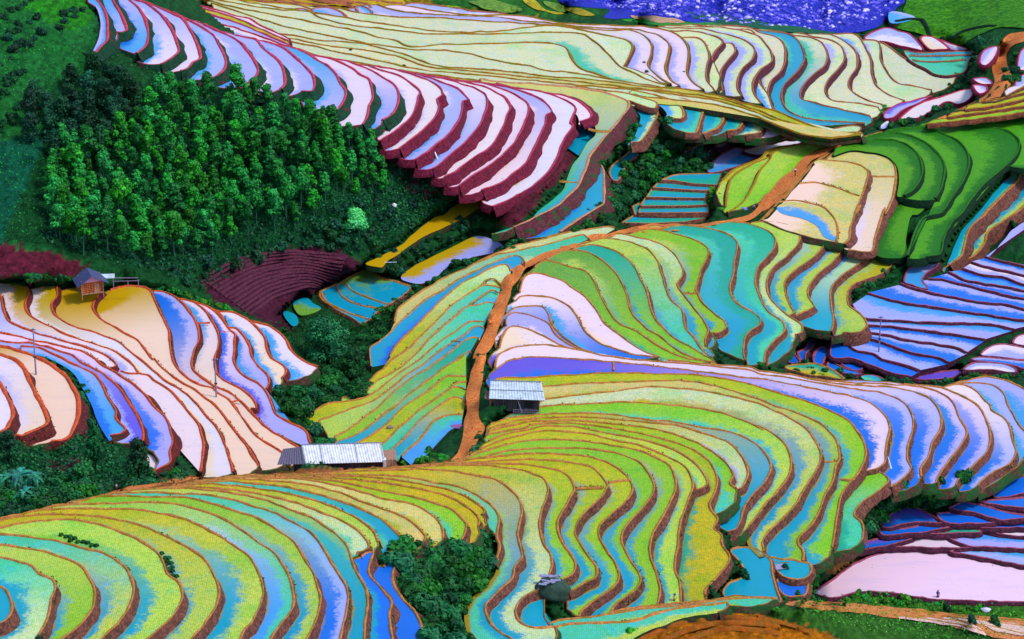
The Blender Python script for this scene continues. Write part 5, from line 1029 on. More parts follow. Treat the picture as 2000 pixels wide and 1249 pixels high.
bushes('slope_bush', 'a0 -60,560 0,510 60,440 130,400 160,430 80,480 20,560 -60,610', 13, BD, (.8, 1.5), 'dark bush in row fourth of scrub on the upper left hillside', 'scrub row fourth on the upper left hillside', 53, 24)
bushes('slope_bush', 'a0 -60,770 0,700 80,640 130,590 160,620 90,690 20,760 -60,830', 13, BD, (.8, 1.5), 'dark bush in row fifth of scrub on the upper left hillside', 'scrub row fifth on the upper left hillside', 54, 24)
bushes('slope_bush', 'a0 300,150 400,60 480,30 520,60 420,110 330,190', 13, BD, (.8, 1.5), 'dark bush in row sixth of scrub on the upper left hillside', 'scrub row sixth on the upper left hillside', 55, 24)
for i, (s, lab) in enumerate((('a2 345,690 400,700 500,735 590,765 560,770 400,725', 'strip of dark weeds on the long bund at lower left'), ('a2 945,800 990,830 1040,940 1020,950 980,900 955,850', 'patch of dark weeds on the second bund at lower left'),
        ('b2 1010,0 1010,0 1010,0', ''), ('c2 1180,610 1210,640 1200,660', 'weeds at the elbow of the wide yellow paddy'), ('c2 1150,990 1200,920 1270,840 1330,850 1290,900 1200,1000 1160,1030', 'dark weeds beside the round cyan pond'))):
    if lab:
        for q in scatter(s, 7, 26, False, np.random.default_rng(60 + i)):
            o = bpy.data.objects.new('weed', BU[0]); link(o); o.location = at(q[0], q[1], .5); o.scale = (.45, .45, .4); tag(o, lab, 'weeds', lab)
for x, y, r, lab in ((687, 104, .9, 'small dark round bush alone on the spine bund, left one'), (791, 133, .8, 'small dark round bush alone on the spine bund, right one'), (1236, 183, .8, 'small dark shrub on the bund just below the spine at centre'),
        (1260, 128, .9, 'tall thin bush at the left of the lilac far paddies'), (1265, 145, .9, 'lower bush at the left of the lilac far paddies'), (1338, 148, 1.0, 'dark upright bush at the foot of the white far paddies'),
        (1455, 1130, 1.3, 'dark bush overhanging the round cyan pond'), (1545, 438, 1.0, 'dark bush at the foot of the tan block'), (1536, 1115, .9, 'dark bush beside the small stone hut in the blue pools'), (1612, 1066, 1.1, 'bush at the point where the cyan paddies end'),
        (1900, 1215, 1.0, 'rounded bush on the tilled strip at far right'), (1945, 1220, 1.2, 'rightmost rounded bush on the tilled strip'), (1850, 1190, .9, 'small bush on the bank under the pale pond')):
    o = bpy.data.objects.new('lone_bush', BD[1]); link(o); o.location = at(x, y + 4, .2); o.scale = (r, r, r * 1.1); tag(o, lab, 'bush')
# uncountable low growth
def undergrowth(name, s, spacing, mat, size, h, n_per=5, seed=1, lab=None):
    rng = np.random.default_rng(seed); poly = P_(s); lo = poly.min(0); hi = poly.max(0); gx, gy = np.meshgrid(np.arange(lo[0], hi[0], spacing), np.arange(lo[1], hi[1], spacing * .7))
    q = np.stack([gx.ravel(), gy.ravel()], 1) + rng.uniform(-spacing / 2, spacing / 2, (gx.size, 2)); q = q[inside(q, poly)]
    i = np.clip(((q[:, 0] - GX[0]) / ST + .5).astype(int), 0, NXg - 1); j = np.clip(((q[:, 1] - GY[0]) / ST + .5).astype(int), 0, NYg - 1)
    q = q[~dil(cov, 1)[j, i]]; W3 = unproj(q[:, 0], q[:, 1], gz(q[:, 0], q[:, 1])); V = []; F_ = []; A = []
    for c in W3:
        g = rng.uniform(0, .7)
        for _ in range(n_per):
            d = rng.normal(0, 1, 3); a = rng.normal(0, 1, 3); a /= np.linalg.norm(a); b = np.cross(a, d); b /= np.linalg.norm(b) + 1e-6; s_ = size * rng.uniform(.5, 1.3)
            p = c + np.array([rng.normal(0, .45), rng.normal(0, .45), rng.uniform(0, h)]); n = len(V); V += [p - a * s_ / 2, p + b * s_ * .35, p + a * s_ / 2, p - b * s_ * .35]; F_.append((n, n + 1, n + 2, n + 3)); A += [min(1, g + rng.uniform(-.1, .35))] * 4
    if not V: return
    tag(mesh_obj(name, V, F_, mat, attrs=dict(lf=('FLOAT', A))), lab, kind='stuff')
undergrowth('undergrowth', 'p -40,480 -40,-30 200,-30 190,90 100,250 90,480', 9, M_HEDGE, .4, .3, 2, 81)
undergrowth('undergrowth', 'p 90,480 100,250 330,140 620,240 830,330 940,390 830,470 700,500 560,480 400,570 300,530 170,500', 8, M_DARK, .7, .8, 4, 70)
undergrowth('undergrowth', 'p 200,0 195,110 330,160 640,250 600,200 400,130', 8, M_BUSH, .5, .4, 3, 74)
undergrowth('undergrowth', 'p 640,380 840,360 850,420 720,470 640,470', 7, M_BUSH, .6, .6, 4, 71)
undergrowth('undergrowth', 'p 520,640 580,620 720,640 740,580 800,540 950,480 1060,455 1180,440 1240,330 1200,300 1260,220 1380,260 1400,330 1390,430 1060,480 760,640 720,720 650,900 600,880 520,770', 7, M_BUSH, .55, .6, 5, 72)
undergrowth('undergrowth', 'p -20,1010 -20,840 180,850 300,920 400,920 560,915 640,885 640,910 300,950 100,985', 7, M_BUSH, .6, .6, 5, 73)
undergrowth('undergrowth', 'p 1540,640 1640,700 1760,730 1900,720 2000,700 2000,745 1700,745 1560,720 1450,710', 7, M_BUSH, .5, .5, 4, 75)
undergrowth('undergrowth', 'p 1640,600 1760,480 1790,500 1690,580', 7, M_BUSH, .5, .5, 4, 76)
undergrowth('undergrowth', 'p 1660,1040 1690,960 1900,930 1920,970 1760,1000', 7, M_BUSH, .6, .8, 5, 77)
undergrowth('undergrowth', 'p 760,1130 790,1060 960,1000 960,1100 910,1260 830,1260', 7, M_BUSH, .6, .8, 5, 78)
undergrowth('undergrowth', 'p 1680,260 1780,220 1900,80 1960,60 1940,110 1890,200 1750,250', 7, M_BUSH, .6, .6, 5, 79)
undergrowth('meadow', 'p 1210,1249 1360,1195 1540,1180 1640,1220 1800,1249 2000,1249 2000,1190 1700,1150 1540,1150 1300,1190', 7, M_HEDGE, .4, .3, 3, 80)
# weeds hanging over the banks, too small and many to count
V = []; F_ = []; A = []; rg = np.random.default_rng(77)
for line, z, side, drop, run_, sty in EDGES:
    nn = nrm2(line) * side; g = np.interp(np.arange(len(line)), np.arange(0, len(line) + 6, 6), rg.uniform(0, 1, len(np.arange(0, len(line) + 6, 6))))
    for i in range(len(line)):
        if g[i] < .62: continue
        for _ in range(3):
            t = rg.uniform(0, 1); c = np.array([*(line[i] + nn[i] * (.2 + run_ * t) + rg.normal(0, .15, 2)), z + .15 - drop * t * .8]); a = rg.normal(0, 1, 3); a /= np.linalg.norm(a); b = np.cross(a, rg.normal(0, 1, 3)); b /= np.linalg.norm(b) + 1e-6; s_ = rg.uniform(.14, .34); n = len(V)
            V += [c - a * s_, c + b * s_ * .5, c + a * s_, c - b * s_ * .5]; F_.append((n, n + 1, n + 2, n + 3)); A += [rg.uniform(0, .9)] * 4
tag(mesh_obj('bank_weeds', V, F_, leaf_mat('weed_leaf', (60, 84, 16), (150, 150, 40)), attrs=dict(lf=('FLOAT', A))), 'small olive weeds growing along the terrace banks', kind='stuff')
# banana plants
M_BAN = leaf_mat('banana_leaf', (4, 70, 80), (50, 160, 120))
def banana(name, p, s, seed, label):
    rng = np.random.default_rng(seed); e = empty(name, p, rng.uniform(0, 6), label, 'plant', 'banana plants'); e.scale = (s, s, s)
    MB().tube([(0, 0, -.3), (.05, 0, 1.2), (.1, .05, 2.4)], [.2, .17, .1], 8).build('stem', M_TRUNK, e)
    for k in range(9):
        a = k * 2.4 + rng.uniform(-.3, .3); el = rng.uniform(.5, 1.3); Ln = rng.uniform(2.2, 3.0); V = []; F_ = []; d = np.array([math.cos(a), math.sin(a)]); sd2 = np.array([-d[1], d[0]])
        for i in range(9):
            t = i / 8; r = Ln * t * math.cos(el * (1 - .4 * t)); z = 2.3 + Ln * t * math.sin(el) - 1.5 * t * t * Ln * .6; w = .36 * math.sin(math.pi * min(1, .08 + t * .95)) + .02; c = d * r; rag = 1 if i % 2 else .8
            V += [(*(c - sd2 * w * rag), z - .10), (*c, z), (*(c + sd2 * w * rag), z - .10)]
        for i in range(8):
            for j in range(2): F_.append((i * 3 + j, i * 3 + j + 1, i * 3 + j + 4, i * 3 + j + 3))
        mesh_obj('leaf', V, F_, M_BAN, e, attrs=dict(lf=('FLOAT', rng.uniform(0, 1, len(V)))))
for i, (x, y, s, lab) in enumerate(((38, 968, 1.5, 'tallest blue green banana plant at the left edge'), (12, 962, 1.1, 'banana plant half cut by the left frame edge'), (66, 960, 1.15, 'banana plant right of the tallest one'), (50, 985, .9, 'low banana plant in front of the tallest one'))):
    banana('banana_plant', at(x, y), s, 40 + i, lab)
# ------------------------------------------------------------------ buildings, poles, people
def plain(name, c, rough=.8, metal=0, noise=.25, s=3):
    m, nt, N, L, B = mat_new(name); a = nnoise(nt, s, 4, .7, gpos(nt)).outputs[0]; cc = tuple(lin(c))
    L.new(nmix(nt, nmath(nt, 'MULTIPLY', nsmooth(nt, a, .4, .7), 1.0), cc, tuple(v * (1 - noise) for v in cc)), B.inputs['Base Color']); B.inputs['Roughness'].default_value = rough; B.inputs['Metallic'].default_value = metal; return m
def plank_mat(name, c, c2, sc=5):
    m, nt, N, L, B = mat_new(name); tc = N.new('ShaderNodeTexCoord'); mp = N.new('ShaderNodeMapping'); L.new(tc.outputs['Object'], mp.inputs[0]); mp.inputs['Scale'].default_value = (sc, sc, .4)
    a = nnoise(nt, 1.0, 4, .7, mp.outputs[0]).outputs[0]; L.new(nmix(nt, nsmooth(nt, a, .35, .65), tuple(lin(c)), tuple(lin(c2))), B.inputs['Base Color']); B.inputs['Roughness'].default_value = .85; nbump(nt, a, .7, .1, B); return m
M_TIN = plain('tin_roof', (196, 212, 226), .5, 0, .4, 1.2); M_TIND = plain('tin_seam', (120, 136, 160), .6); M_WOOD = plank_mat('grey_planks', (96, 80, 86), (44, 36, 44)); M_WOODL = plank_mat('pale_planks', (196, 150, 120), (120, 84, 80))
M_ORW = plank_mat('orange_planks', (222, 124, 50), (150, 60, 40), 3); M_POLE = plain('weathered_pole', (150, 130, 168), .8); M_DARKW = plain('dark_opening', (26, 22, 34), .9); M_SLATE = plain('dark_tiles', (56, 64, 110), .6, 0, .45, 2)
M_RED = plain('red_cloth', (220, 30, 30)); M_WHITE = plain('white_sheet', (228, 230, 238), .5, 0, .3, 1.2)
def corrugated(name, A, Bp, C_, D, mat, parent, n=40, amp=.028, th=.05):
    """roof sheet A-B along the eave, D-C along the ridge, ribs run from ridge to eave"""
    A, Bp, C_, D = [Vector(q) for q in (A, Bp, C_, D)]; up = (Bp - A).cross(D - A).normalized(); V = []; F_ = []
    for i in range(n + 1):
        t = i / n; o = up * (amp if i % 2 else -amp)
        a = A.lerp(Bp, t) + o; d = D.lerp(C_, t) + o; V += [a, d, a - up * th, d - up * th]
    for i in range(n):
        k = i * 4; F_ += [(k, k + 4, k + 5, k + 1), (k + 2, k + 3, k + 7, k + 6), (k, k + 2, k + 6, k + 4), (k + 1, k + 5, k + 7, k + 3)]
    F_ += [(0, 1, 3, 2), (n * 4, n * 4 + 2, n * 4 + 3, n * 4 + 1)]
    return mesh_obj(name, V, F_, mat, parent)
def lump(name, x, y, s, mat, label, cat, lift=.2, seed=1):
    bm = bmesh.new(); bmesh.ops.create_icosphere(bm, subdivisions=3, radius=1); rg = random.Random(seed); k = [rg.uniform(0, 6) for _ in range(6)]
    for v in bm.verts:
        c = v.co; f = 1 + .14 * math.sin(3 * c.x + k[0]) * math.cos(3 * c.y + k[1]) + .08 * math.sin(7 * c.z + k[2] + 4 * c.x); v.co = Vector((c.x * s[0] * f, c.y * s[1] * f, c.z * s[2] * f))
    me = bpy.data.meshes.new(name); bm.to_mesh(me); bm.free(); me.materials.append(mat); me.polygons.foreach_set('use_smooth', [True] * len(me.polygons)); o = link(bpy.data.objects.new(name, me)); o.location = at(x, y, lift + s[2] * .5); tag(o, label, cat); return o
def gable(name, w, d, h0, h1, mat, parent, over=0, th=.12):
    """triangular gable wall at x"""
    return None
# tin-roofed plank house by the path (its long front faces the viewer)
hp = at(1010, 803, 1.3); e = empty('plank_house', hp, R(-4), 'grey plank farmhouse with a pale corrugated tin roof beside the orange footpath', 'house')
Wd, Dp = 9.0, 5.4
MB().box((0, -Dp / 2, 1.35), (Wd - 1.0, .12, 2.7)).box((0, Dp / 2, 1.35), (Wd - 1.0, .12, 2.7)).box((Wd / 2 - .56, 0, 1.35), (.12, Dp - .3, 2.7)).build('wall', M_WOOD, e)
g = MB(); g.add([(-Wd / 2 + .5, -Dp / 2, 0), (-Wd / 2 + .5, Dp / 2, 0), (-Wd / 2 + .5, Dp / 2, 2.7), (-Wd / 2 + .5, 0, 4.3), (-Wd / 2 + .5, -Dp / 2, 2.7), (-Wd / 2 + .62, -Dp / 2, 0), (-Wd / 2 + .62, Dp / 2, 0), (-Wd / 2 + .62, Dp / 2, 2.7), (-Wd / 2 + .62, 0, 4.3), (-Wd / 2 + .62, -Dp / 2, 2.7)],
   [(0, 1, 2, 3, 4), (9, 8, 7, 6, 5), (0, 5, 6, 1), (1, 6, 7, 2), (2, 7, 8, 3), (3, 8, 9, 4), (4, 9, 5, 0)])
gw = g.build('gable_wall', M_WOODL, e)
rf = corrugated('roof', (-Wd / 2 - .3, -Dp / 2 - .55, 2.6), (Wd / 2 + .7, -Dp / 2 - .55, 2.6), (Wd / 2 - .2, 0.1, 4.5), (-Wd / 2 - .3, 0.1, 4.5), M_TIN, e)
corrugated('roof', (Wd / 2 + .5, Dp / 2 + .8, 2.6), (-Wd / 2 - .3, Dp / 2 + .8, 2.6), (-Wd / 2 - .3, 0.1, 4.5), (Wd / 2 - .2, 0.1, 4.5), M_TIN, e)
MB().tube([(-Wd / 2 - .3, .1, 4.6), (Wd / 2 - .2, .1, 4.6)], .09).build('ridge_cap', M_TIND, rf)
MB().tube([(-Wd / 2 - .3, -Dp / 4 - .3, 3.62), (Wd / 2 + .25, -Dp / 4 - .3, 3.62)], .05).build('roof_seam', M_TIND, rf)
b = MB()
for k in range(9): b.box((-Wd / 2 + 1 + k * .95, -Dp / 2 - .09, 1.3), (.08, .05, 2.4))
b.build('batten', M_DARKW, e)
MB().box((Wd / 2 - 2.3, -Dp / 2 - .09, 1.5), (1.5, .05, 1.4)).build('window', M_DARKW, e)
b = MB()
for k in range(12): b.box((-.4 + k * .42, -Dp / 2 - 1.1, .45), (.05, .05, .9))
b.box((2, -Dp / 2 - 1.1, .85), (5, .06, .06)).box((2, -Dp / 2 - 1.1, .4), (5, .06, .06)); b.build('railing', M_POLE, e)
MB().tube([(1.2, -Dp / 2 - .9, 0), (.3, -Dp / 2 - .3, 2.3)], .07).build('prop', M_POLE, e)
b = MB()
for k in range(4): b.tube([(-Wd / 2 - .15, -Dp / 2 + k * 1.6, -.3), (-Wd / 2 - .15, -Dp / 2 + k * 1.6, 2.5)], .09)
b.build('post', M_WOODL, e)
MB().box((-Wd / 2 - .6, -.6, 1.9), (1.2, 3.2, .08), Matrix.Rotation(R(24), 3, 'Y')).build('lean_to_roof', M_WOODL, e)
MB().box((-Wd / 2 + .35, -Dp / 2 + .2, 2.2), (.1, .7, .9)).build('hanging_cloth', M_RED, e)
MB().box((-Wd / 2 + .40, .2, 1.2), (.1, 1.2, 1.9)).build('door', M_DARKW, e)
# long white-roofed barn behind the near ridge
bp = at(660, 912, .2); e = empty('barn', bp, R(3.5), 'long low barn with a white corrugated roof half hidden behind the ridge', 'barn')
MB().box((0, 0, 1.1), (15, 4.2, 2.2)).build('wall', M_WOOD, e)
rf = corrugated('roof', (-5.4, -3.0, 2.05), (8.0, -3.0, 2.05), (7.4, .4, 3.9), (-6.0, .4, 3.9), M_WHITE, e, 60, .05)
corrugated('roof', (8.0, 2.8, 2.4), (-6.0, 2.8, 2.4), (-6.0, .4, 3.9), (7.4, .4, 3.9), M_WHITE, e, 60, .05)
corrugated('thatch_roof', (-10.2, -2.6, 1.9), (-5.6, -2.9, 2.0), (-6.1, .4, 3.6), (-9.2, .4, 3.3), plain('old_thatch', (110, 104, 130), .9, 0, .6, 5), e, 20, .06)
MB().tube([(-6, .4, 3.98), (7.4, .4, 3.98)], .09).build('ridge_cap', M_TIND, rf)
b = MB()
for x in (-5.6, -2.5, 3.4, 7.8): MB().tube([(x, -3.0, 2.15), (x - .5, .4, 4.0)], .05).build('roof_seam', M_TIND, rf)
MB().box((8.8, -.4, 1.0), (2.2, 3.6, 2.0)).build('wood_stack', M_WOODL, e)
MB().box((7.9, -2.6, 1.6), (.5, .9, 1.6)).build('door_panel', M_WHITE, e)
# hut on posts at the left
lp = Vector(tuple(unproj(178, 572, 7.7))); e = empty('wooden_hut', lp, R(20), 'small orange plank hut with a dark tiled gable roof above the ochre pond', 'hut')
b = MB()
for x in (-2.1, 2.1):
    for y in (-1.5, 1.5): b.tube([(x, y, -.6), (x, y, 3.4)], .11)
b.build('post', M_WOODL, e)
MB().box((0, 0, .5), (4.4, 3.2, .16)).build('floor', M_WOODL, e)
MB().box((0, 0, 1.75), (4.0, 2.8, 2.3)).build('wall', M_ORW, e)
b = MB()
for k in range(6): b.box((0, -1.42, .75 + k * .38), (4.05, .05, .05))
b.build('board_gap', M_DARKW, e)
MB().box((.9, -1.43, 1.5), (.9, .06, 1.6)).build('door', M_WOODL, e)
b = MB(); b.add([(-2.05, -1.6, 2.9), (2.05, -1.6, 2.9), (-.2, -1.6, 4.3), (-2.05, -1.5, 2.9), (2.05, -1.5, 2.9), (-.2, -1.5, 4.3)], [(0, 1, 2), (5, 4, 3), (0, 3, 4, 1), (1, 4, 5, 2), (2, 5, 3, 0)]); b.build('gable', plain('pale_gable', (206, 150, 190)), e)
corrugated('roof', (3.1, -2.3, 2.6), (3.1, 2.2, 2.6), (-.2, 2.2, 4.45), (-.2, -2.3, 4.45), M_SLATE, e, 24, .05)
corrugated('roof', (-3.1, 2.2, 2.5), (-3.1, -2.3, 2.5), (-.2, -2.3, 4.45), (-.2, 2.2, 4.45), M_SLATE, e, 24, .05)
ap = Vector(tuple(unproj(228, 562, 8.2))); e2 = empty('drying_rack', ap, R(5), 'pale poles and sheeting of a drying rack right of the hut', 'rack')
MB().box((-1.6, .4, 2.3), (2.6, 1.4, .08), Matrix.Rotation(R(12), 3, 'X')).build('sheet', M_TIN, e2)
b = MB()
for x, y in ((-2.6, 0), (-.6, 0), (2.2, 0), (4.2, .2)): b.tube([(x, y, -.4), (x, y, 2.2 if x < 0 else 1.4)], .07)
b.tube([(-2.7, 0, 2.2), (-.5, 0, 2.2)], .06).tube([(-.5, .1, 1.3), (4.4, .2, 1.2)], .06).tube([(-.6, -.1, 2.1), (4.2, .2, 1.8)], .06); b.build('pole', M_POLE, e2)
rp = at(1078, 1168); e3 = empty('stone_hut', rp, .2, 'low hut with a pale ragged slab roof standing in the gully of the near terraces', 'hut')
m3 = plain('moss_stone', (44, 74, 62), .9, 0, .5, 2)
w_ = lump('wall', 0, 0, (2.6, 1.9, 2.0), m3, None, None, 0, 12); w_.parent = e3; w_.location = (0, 0, 1.4)
b = MB(); rr = random.Random(4)
for k in range(16): b.box((rr.uniform(-1.9, 1.6), rr.uniform(-1.3, 1.2), 3.15 + rr.uniform(0, .3)), (rr.uniform(.6, 1.5), rr.uniform(.4, .8), .09), Matrix.Rotation(rr.uniform(-.5, .5), 3, 'Z') @ Matrix.Rotation(rr.uniform(-.2, .2), 3, 'X'))
b.build('roof_slab', plain('slab', (150, 150, 186), .8, 0, .5, 4), e3)
sp_ = at(1522, 1122); e4 = empty('stone_shelter', sp_, .4, 'tiny stone shelter with a pale flat top in the blue pools at lower right', 'shelter')
MB().box((0, 0, .5), (1.8, 1.2, 1.6)).build('wall', m3, e4); MB().box((.1, 0, 1.38), (2.2, 1.6, .12), Matrix.Rotation(.1, 3, 'Y')).build('roof_slab', plain('slab2', (150, 150, 186), .8), e4)
# electric poles
for x, yt, yb, lab in ((71, 642, 738, 'electricity pole standing in the leftmost peach pond'), (423, 700, 785, 'electricity pole in the middle of the lilac left ponds'), (1716, 618, 695, 'electricity pole among the blue terraces on the right')):
    p = at(x, yb); top = (yb - yt) / FPX * (p - cam.location).length / math.cos(PITCH); e = empty('electricity_pole', p, 0, lab, 'pole', 'electricity poles')
    MB().tube([(0, 0, -1), (0, 0, top * .5), (.05, 0, top)], [.17, .14, .11], 8).build('shaft', M_POLE, e)
    MB().box((0, 0, top - .35), (1.1, .1, .12)).box((0, 0, top * .42), (.5, .3, .25)).build('crossarm', M_DARKW, e)
    b = MB(); [b.tube([(x_, 0, top - .3), (x_, 0, top - .05)], .06) for x_ in (-.45, 0, .45)]; b.build('insulator', M_WHITE, e)
# people
def skinned(name, pts, edges, radii, mat, parent, sub=1):
    me = bpy.data.meshes.new(name); me.from_pydata(pts, edges, []); o = bpy.data.objects.new(name, me); link(o)
    md = o.modifiers.new('s', 'SKIN'); sv = me.skin_vertices[0].data
    for i, r in enumerate(radii): sv[i].radius = (r, r)
    sv[0].use_root = True; o.modifiers.new('u', 'SUBSURF').levels = sub
    dg = bpy.context.evaluated_depsgraph_get(); m2 = bpy.data.meshes.new_from_object(o.evaluated_get(dg)); bpy.data.objects.remove(o)
    m2.materials.clear(); m2.materials.append(mat); m2.polygons.foreach_set('use_smooth', [True] * len(m2.polygons)); m2.name = name
    return link(bpy.data.objects.new(name, m2), parent)
M_SKIN = plain('skin', (190, 130, 100), .6)
def person(x, y, label, shirt, trousers, hat=None, bend=0.0, rz=0.0, stride=.15, load=None, scale=1.0):
    e = empty('person', at(x, y, .05), rz, label, 'person'); e.scale = (scale,) * 3; B_ = math.sin(bend); C_ = math.cos(bend)
    def up(h, f=0): return (0, -B_ * h - f * C_, .9 + C_ * h - f * B_ * .3)
    hip = (0, 0, .9); ch = up(.33); nk = up(.52); hd = up(.66); tp = up(.80)
    kl, kr = (-.11, -stride * .5 - .04, .48), (.11, stride * .5 - .04, .48); fl, fr_ = (-.12, -stride, .06), (.12, stride, .06)
    sl, sr = (-.19, nk[1], nk[2] - .06), (.19, nk[1], nk[2] - .06)
    el_, er = (-.26, sl[1] - .06 - .1 * B_, sl[2] - .27), (.26, sr[1] - .03 - .1 * B_, sr[2] - .27); hl, hr = (-.22, el_[1] - .16, el_[2] - .18), (.22, er[1] - .12, er[2] - .20)
    pts = [hip, ch, nk, hd, tp, kl, fl, (-.12, fl[1] - .16, .04), kr, fr_, (.12, fr_[1] - .16, .04), sl, el_, hl, sr, er, hr]
    ed = [(0, 1), (1, 2), (2, 3), (3, 4), (0, 5), (5, 6), (6, 7), (0, 8), (8, 9), (9, 10), (2, 11), (11, 12), (12, 13), (2, 14), (14, 15), (15, 16)]
    n0 = len(pts); rad = [.14, .15, .06, .105, .08, .075, .05, .04, .075, .05, .04, .06, .045, .035, .06, .045, .035]
    for hand, sgn in ((13, -1), (16, 1)):
        hx, hy, hz = pts[hand]
        for k, (dx, ln) in enumerate(((-.03, .07), (-.01, .085), (.012, .08), (.032, .065))):
            pts.append((hx + dx, hy - ln * .5, hz - ln)); ed.append((hand, len(pts) - 1)); rad.append(.010)
        pts.append((hx - sgn * .05, hy - .03, hz - .03)); ed.append((hand, len(pts) - 1)); rad.append(.011)
    skinned('body', pts, ed, rad, M_SKIN, e)
    mid = up(.16)
    skinned('shirt', [hip, mid, ch, (nk[0], nk[1], nk[2] - .04), sl, el_, sr, er], [(0, 1), (1, 2), (2, 3), (3, 4), (4, 5), (3, 6), (6, 7)], [.17, .165, .18, .09, .085, .065, .085, .065], plain('shirt', shirt), e)
    skinned('trousers', [hip, kl, (fl[0], fl[1], .12), kr, (fr_[0], fr_[1], .12)], [(0, 1), (1, 2), (0, 3), (3, 4)], [.175, .10, .075, .10, .075], plain('trousers', trousers), e)
    MB().tube([up(.66, -.03), up(.74, -.02), up(.80), up(.83)], [.112, .118, .09, .03], 10).build('hair', plain('hair', (20, 16, 24)), e, True)
    f = MB(); q = up(.665, .1); f.box((q[0], q[1], q[2]), (.03, .04, .05)); f.build('nose', M_SKIN, e)
    f = MB()
    for s_ in (-.04, .04): q = up(.69, .098); f.box((s_, q[1], q[2]), (.025, .015, .012))
    q = up(.61, .098); f.box((0, q[1], q[2]), (.05, .012, .012)); f.build('face_marks', plain('dark', (40, 20, 24)), e)
    if hat: MB().tube([up(.76), up(.78), up(.83), up(.95)], [.27, .26, .15, .02], 14).build('hat', plain('hat', hat), e, True)
    return e
person(911, 806, 'person in dark clothes with a red headscarf walking up the footpath near the house', (30, 20, 50), (20, 18, 30), (170, 40, 50), rz=2.9, stride=.25)
person(1553, 345, 'person in dark clothes on the orange path carrying a pale bundle on the head', (60, 20, 60), (110, 30, 70), (220, 200, 230), rz=.4, stride=.2)
person(1635, 284, 'person in black walking at the bend of the path beside the green rice', (16, 14, 24), (16, 16, 30), (60, 60, 80), rz=1.2, stride=.2)
person(1470, 412, 'person in pink and blue bending at the corner of the path', (210, 120, 200), (40, 60, 150), None, bend=.8, rz=1.6)
person(1094, 276, 'person in dark blue under an open umbrella hat standing in the pink terrace', (30, 30, 110), (30, 30, 90), (60, 40, 120), rz=.3)
person(1087, 287, 'person in blue bending low over the pink terrace', (30, 30, 140), (40, 30, 100), None, bend=1.2, rz=1.2)
person(228, 962, 'person in a white shirt standing on the near ridge at left', (240, 240, 244), (40, 50, 90), None, rz=2.0)
person(1831, 1173, 'person in a blue shirt standing on the bank under the big pale pond', (30, 70, 190), (20, 30, 90), None, rz=2.6, scale=1.15)
person(1317, 1180, 'person in a teal umbrella hat at the foot of the near terraces', (236, 220, 200), (20, 60, 110), (20, 90, 140), rz=.5)
person(850, 352, 'person in bright blue among the bushes below the pink terraces', (20, 30, 210), (20, 30, 150), None, rz=.5)
# sacks and bundles
M_SACK = plain('sack', (220, 214, 236), .7)
lump('sack', 708, 275, (1.1, .8, .6), plain('sack_blue', (170, 190, 236)), 'pale blue filled sack at the edge of the trees, left of the pair', 'sack', .5, 1); lump('sack', 727, 277, (1.2, .8, .6), M_SACK, 'lilac filled sack at the edge of the trees, right of the pair', 'sack', .5, 2)
lump('bundle', 770, 412, (.5, .5, .5), M_WHITE, 'white round bundle on the grass right of the bright tree', 'bundle', 1, 3)
lump('bundle', 937, 618, (.7, .6, .5), plain('purple_bundle', (120, 60, 130)), 'dark purple bundle at the left edge of the footpath', 'bundle', .2, 4)
lump('sack', 1453, 413, (.8, .6, .5), plain('blue_sack', (110, 130, 220)), 'blue sack on the path corner beside the bending person', 'sack', .2, 5)
lump('sack', 1925, 1196, (.8, .6, .4), M_SACK, 'pale sack lying on the grass bank at far right', 'sack', .2, 6); lump('sack', 1596, 1163, (.8, .6, .45), M_SACK, 'pale sack at the left tip of the big pale pond', 'sack', .2, 7)
lump('straw_heap', 762, 846, (.7, .5, .4), plain('straw', (150, 120, 110)), 'small brown straw heap in the yellow green paddy left of the footpath', 'heap', .9, 8)
lump('debris_heap', 892, 838, (1.2, .7, .4), plain('debris', (150, 90, 150)), 'pile of purple and grey debris left of the footpath', 'heap', .2, 9)
MB_ = MB().tube([(0, 0, 0), (3.6, -.9, .5)], .1, 6); o = MB_.build('bamboo_pipe', M_WHITE); o.location = at(742, 520, .8); tag(o, 'white pipe crossing the end of the yellow canal', 'pipe')
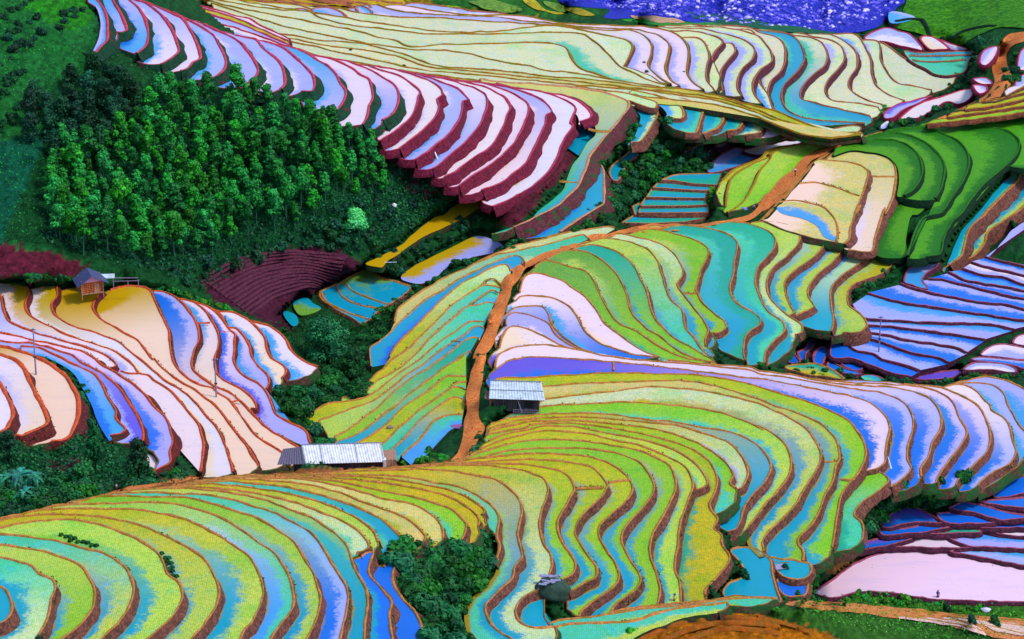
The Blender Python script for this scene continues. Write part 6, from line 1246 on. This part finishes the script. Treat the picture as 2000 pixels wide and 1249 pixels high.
# water spilling from terrace to terrace
M_SPILL = plain('falling_water', (210, 220, 255), .2)
for x0, y0, x1, y1, lab in ((769, 225, 779, 238, 'thin white water spill at the top of the pink banks'), (801, 241, 815, 253, 'water spill falling over the second pink bank'), (843, 298, 856, 317, 'longest white water spill over the middle pink bank'), (1733, 908, 1741, 923, 'white water spill at the foot of the first purple terrace')):
    a, b2 = at(x0, y0, 1.6), at(x1, y1, .3); tag(MB().tube([a, a.lerp(b2, .5) + Vector((0, 0, .2)), b2], [.09, .13, .2], 6).build('water_spill', M_SPILL), lab, 'water spill')
# boulders of the river: too many to count
rg = np.random.default_rng(9); V = []; F_ = []; ico = [(0, 0, 1), (.89, 0, .45), (.28, .85, .45), (-.72, .53, .45), (-.72, -.53, .45), (.28, -.85, .45), (.72, .53, -.3), (-.28, .85, -.3), (-.89, 0, -.3), (-.28, -.85, -.3), (.72, -.53, -.3)]
IF = [(0, 1, 2), (0, 2, 3), (0, 3, 4), (0, 4, 5), (0, 5, 1), (1, 6, 2), (2, 7, 3), (3, 8, 4), (4, 9, 5), (5, 10, 1), (2, 6, 7), (3, 7, 8), (4, 8, 9), (5, 9, 10), (1, 10, 6)]
rp_ = P_('p 1095,-60 1100,0 1180,14 1250,28 1360,40 1500,54 1620,62 1700,50 1745,20 1765,0 1775,-60'); qq = rg.uniform(rp_.min(0), rp_.max(0), (4200, 2)); qq = qq[inside(qq, rp_)]
for c in qq:
    p = at(c[0], c[1], .3); s = abs(rg.normal(0, .34)) + .2; n = len(V); V += [(p.x + v[0] * s * rg.uniform(.7, 1.3), p.y + v[1] * s * rg.uniform(.7, 1.3), p.z + v[2] * s * .8) for v in ico]; F_ += [tuple(i + n for i in f) for f in IF]
M_BLD, nt_, N_, L_, B_ = mat_new('boulder'); L_.new(nramp(nt_, nnoise(nt_, .35, 2, .5, gpos(nt_)).outputs[0], [(.36, tuple(lin((20, 40, 170)))), (.54, tuple(lin((100, 90, 230)))), (.68, tuple(lin((226, 216, 250))))]), B_.inputs['Base Color']); B_.inputs['Roughness'].default_value = .8
tag(mesh_obj('boulders', V, F_, M_BLD), 'pale and blue boulders filling the dry river bed', kind='stuff')
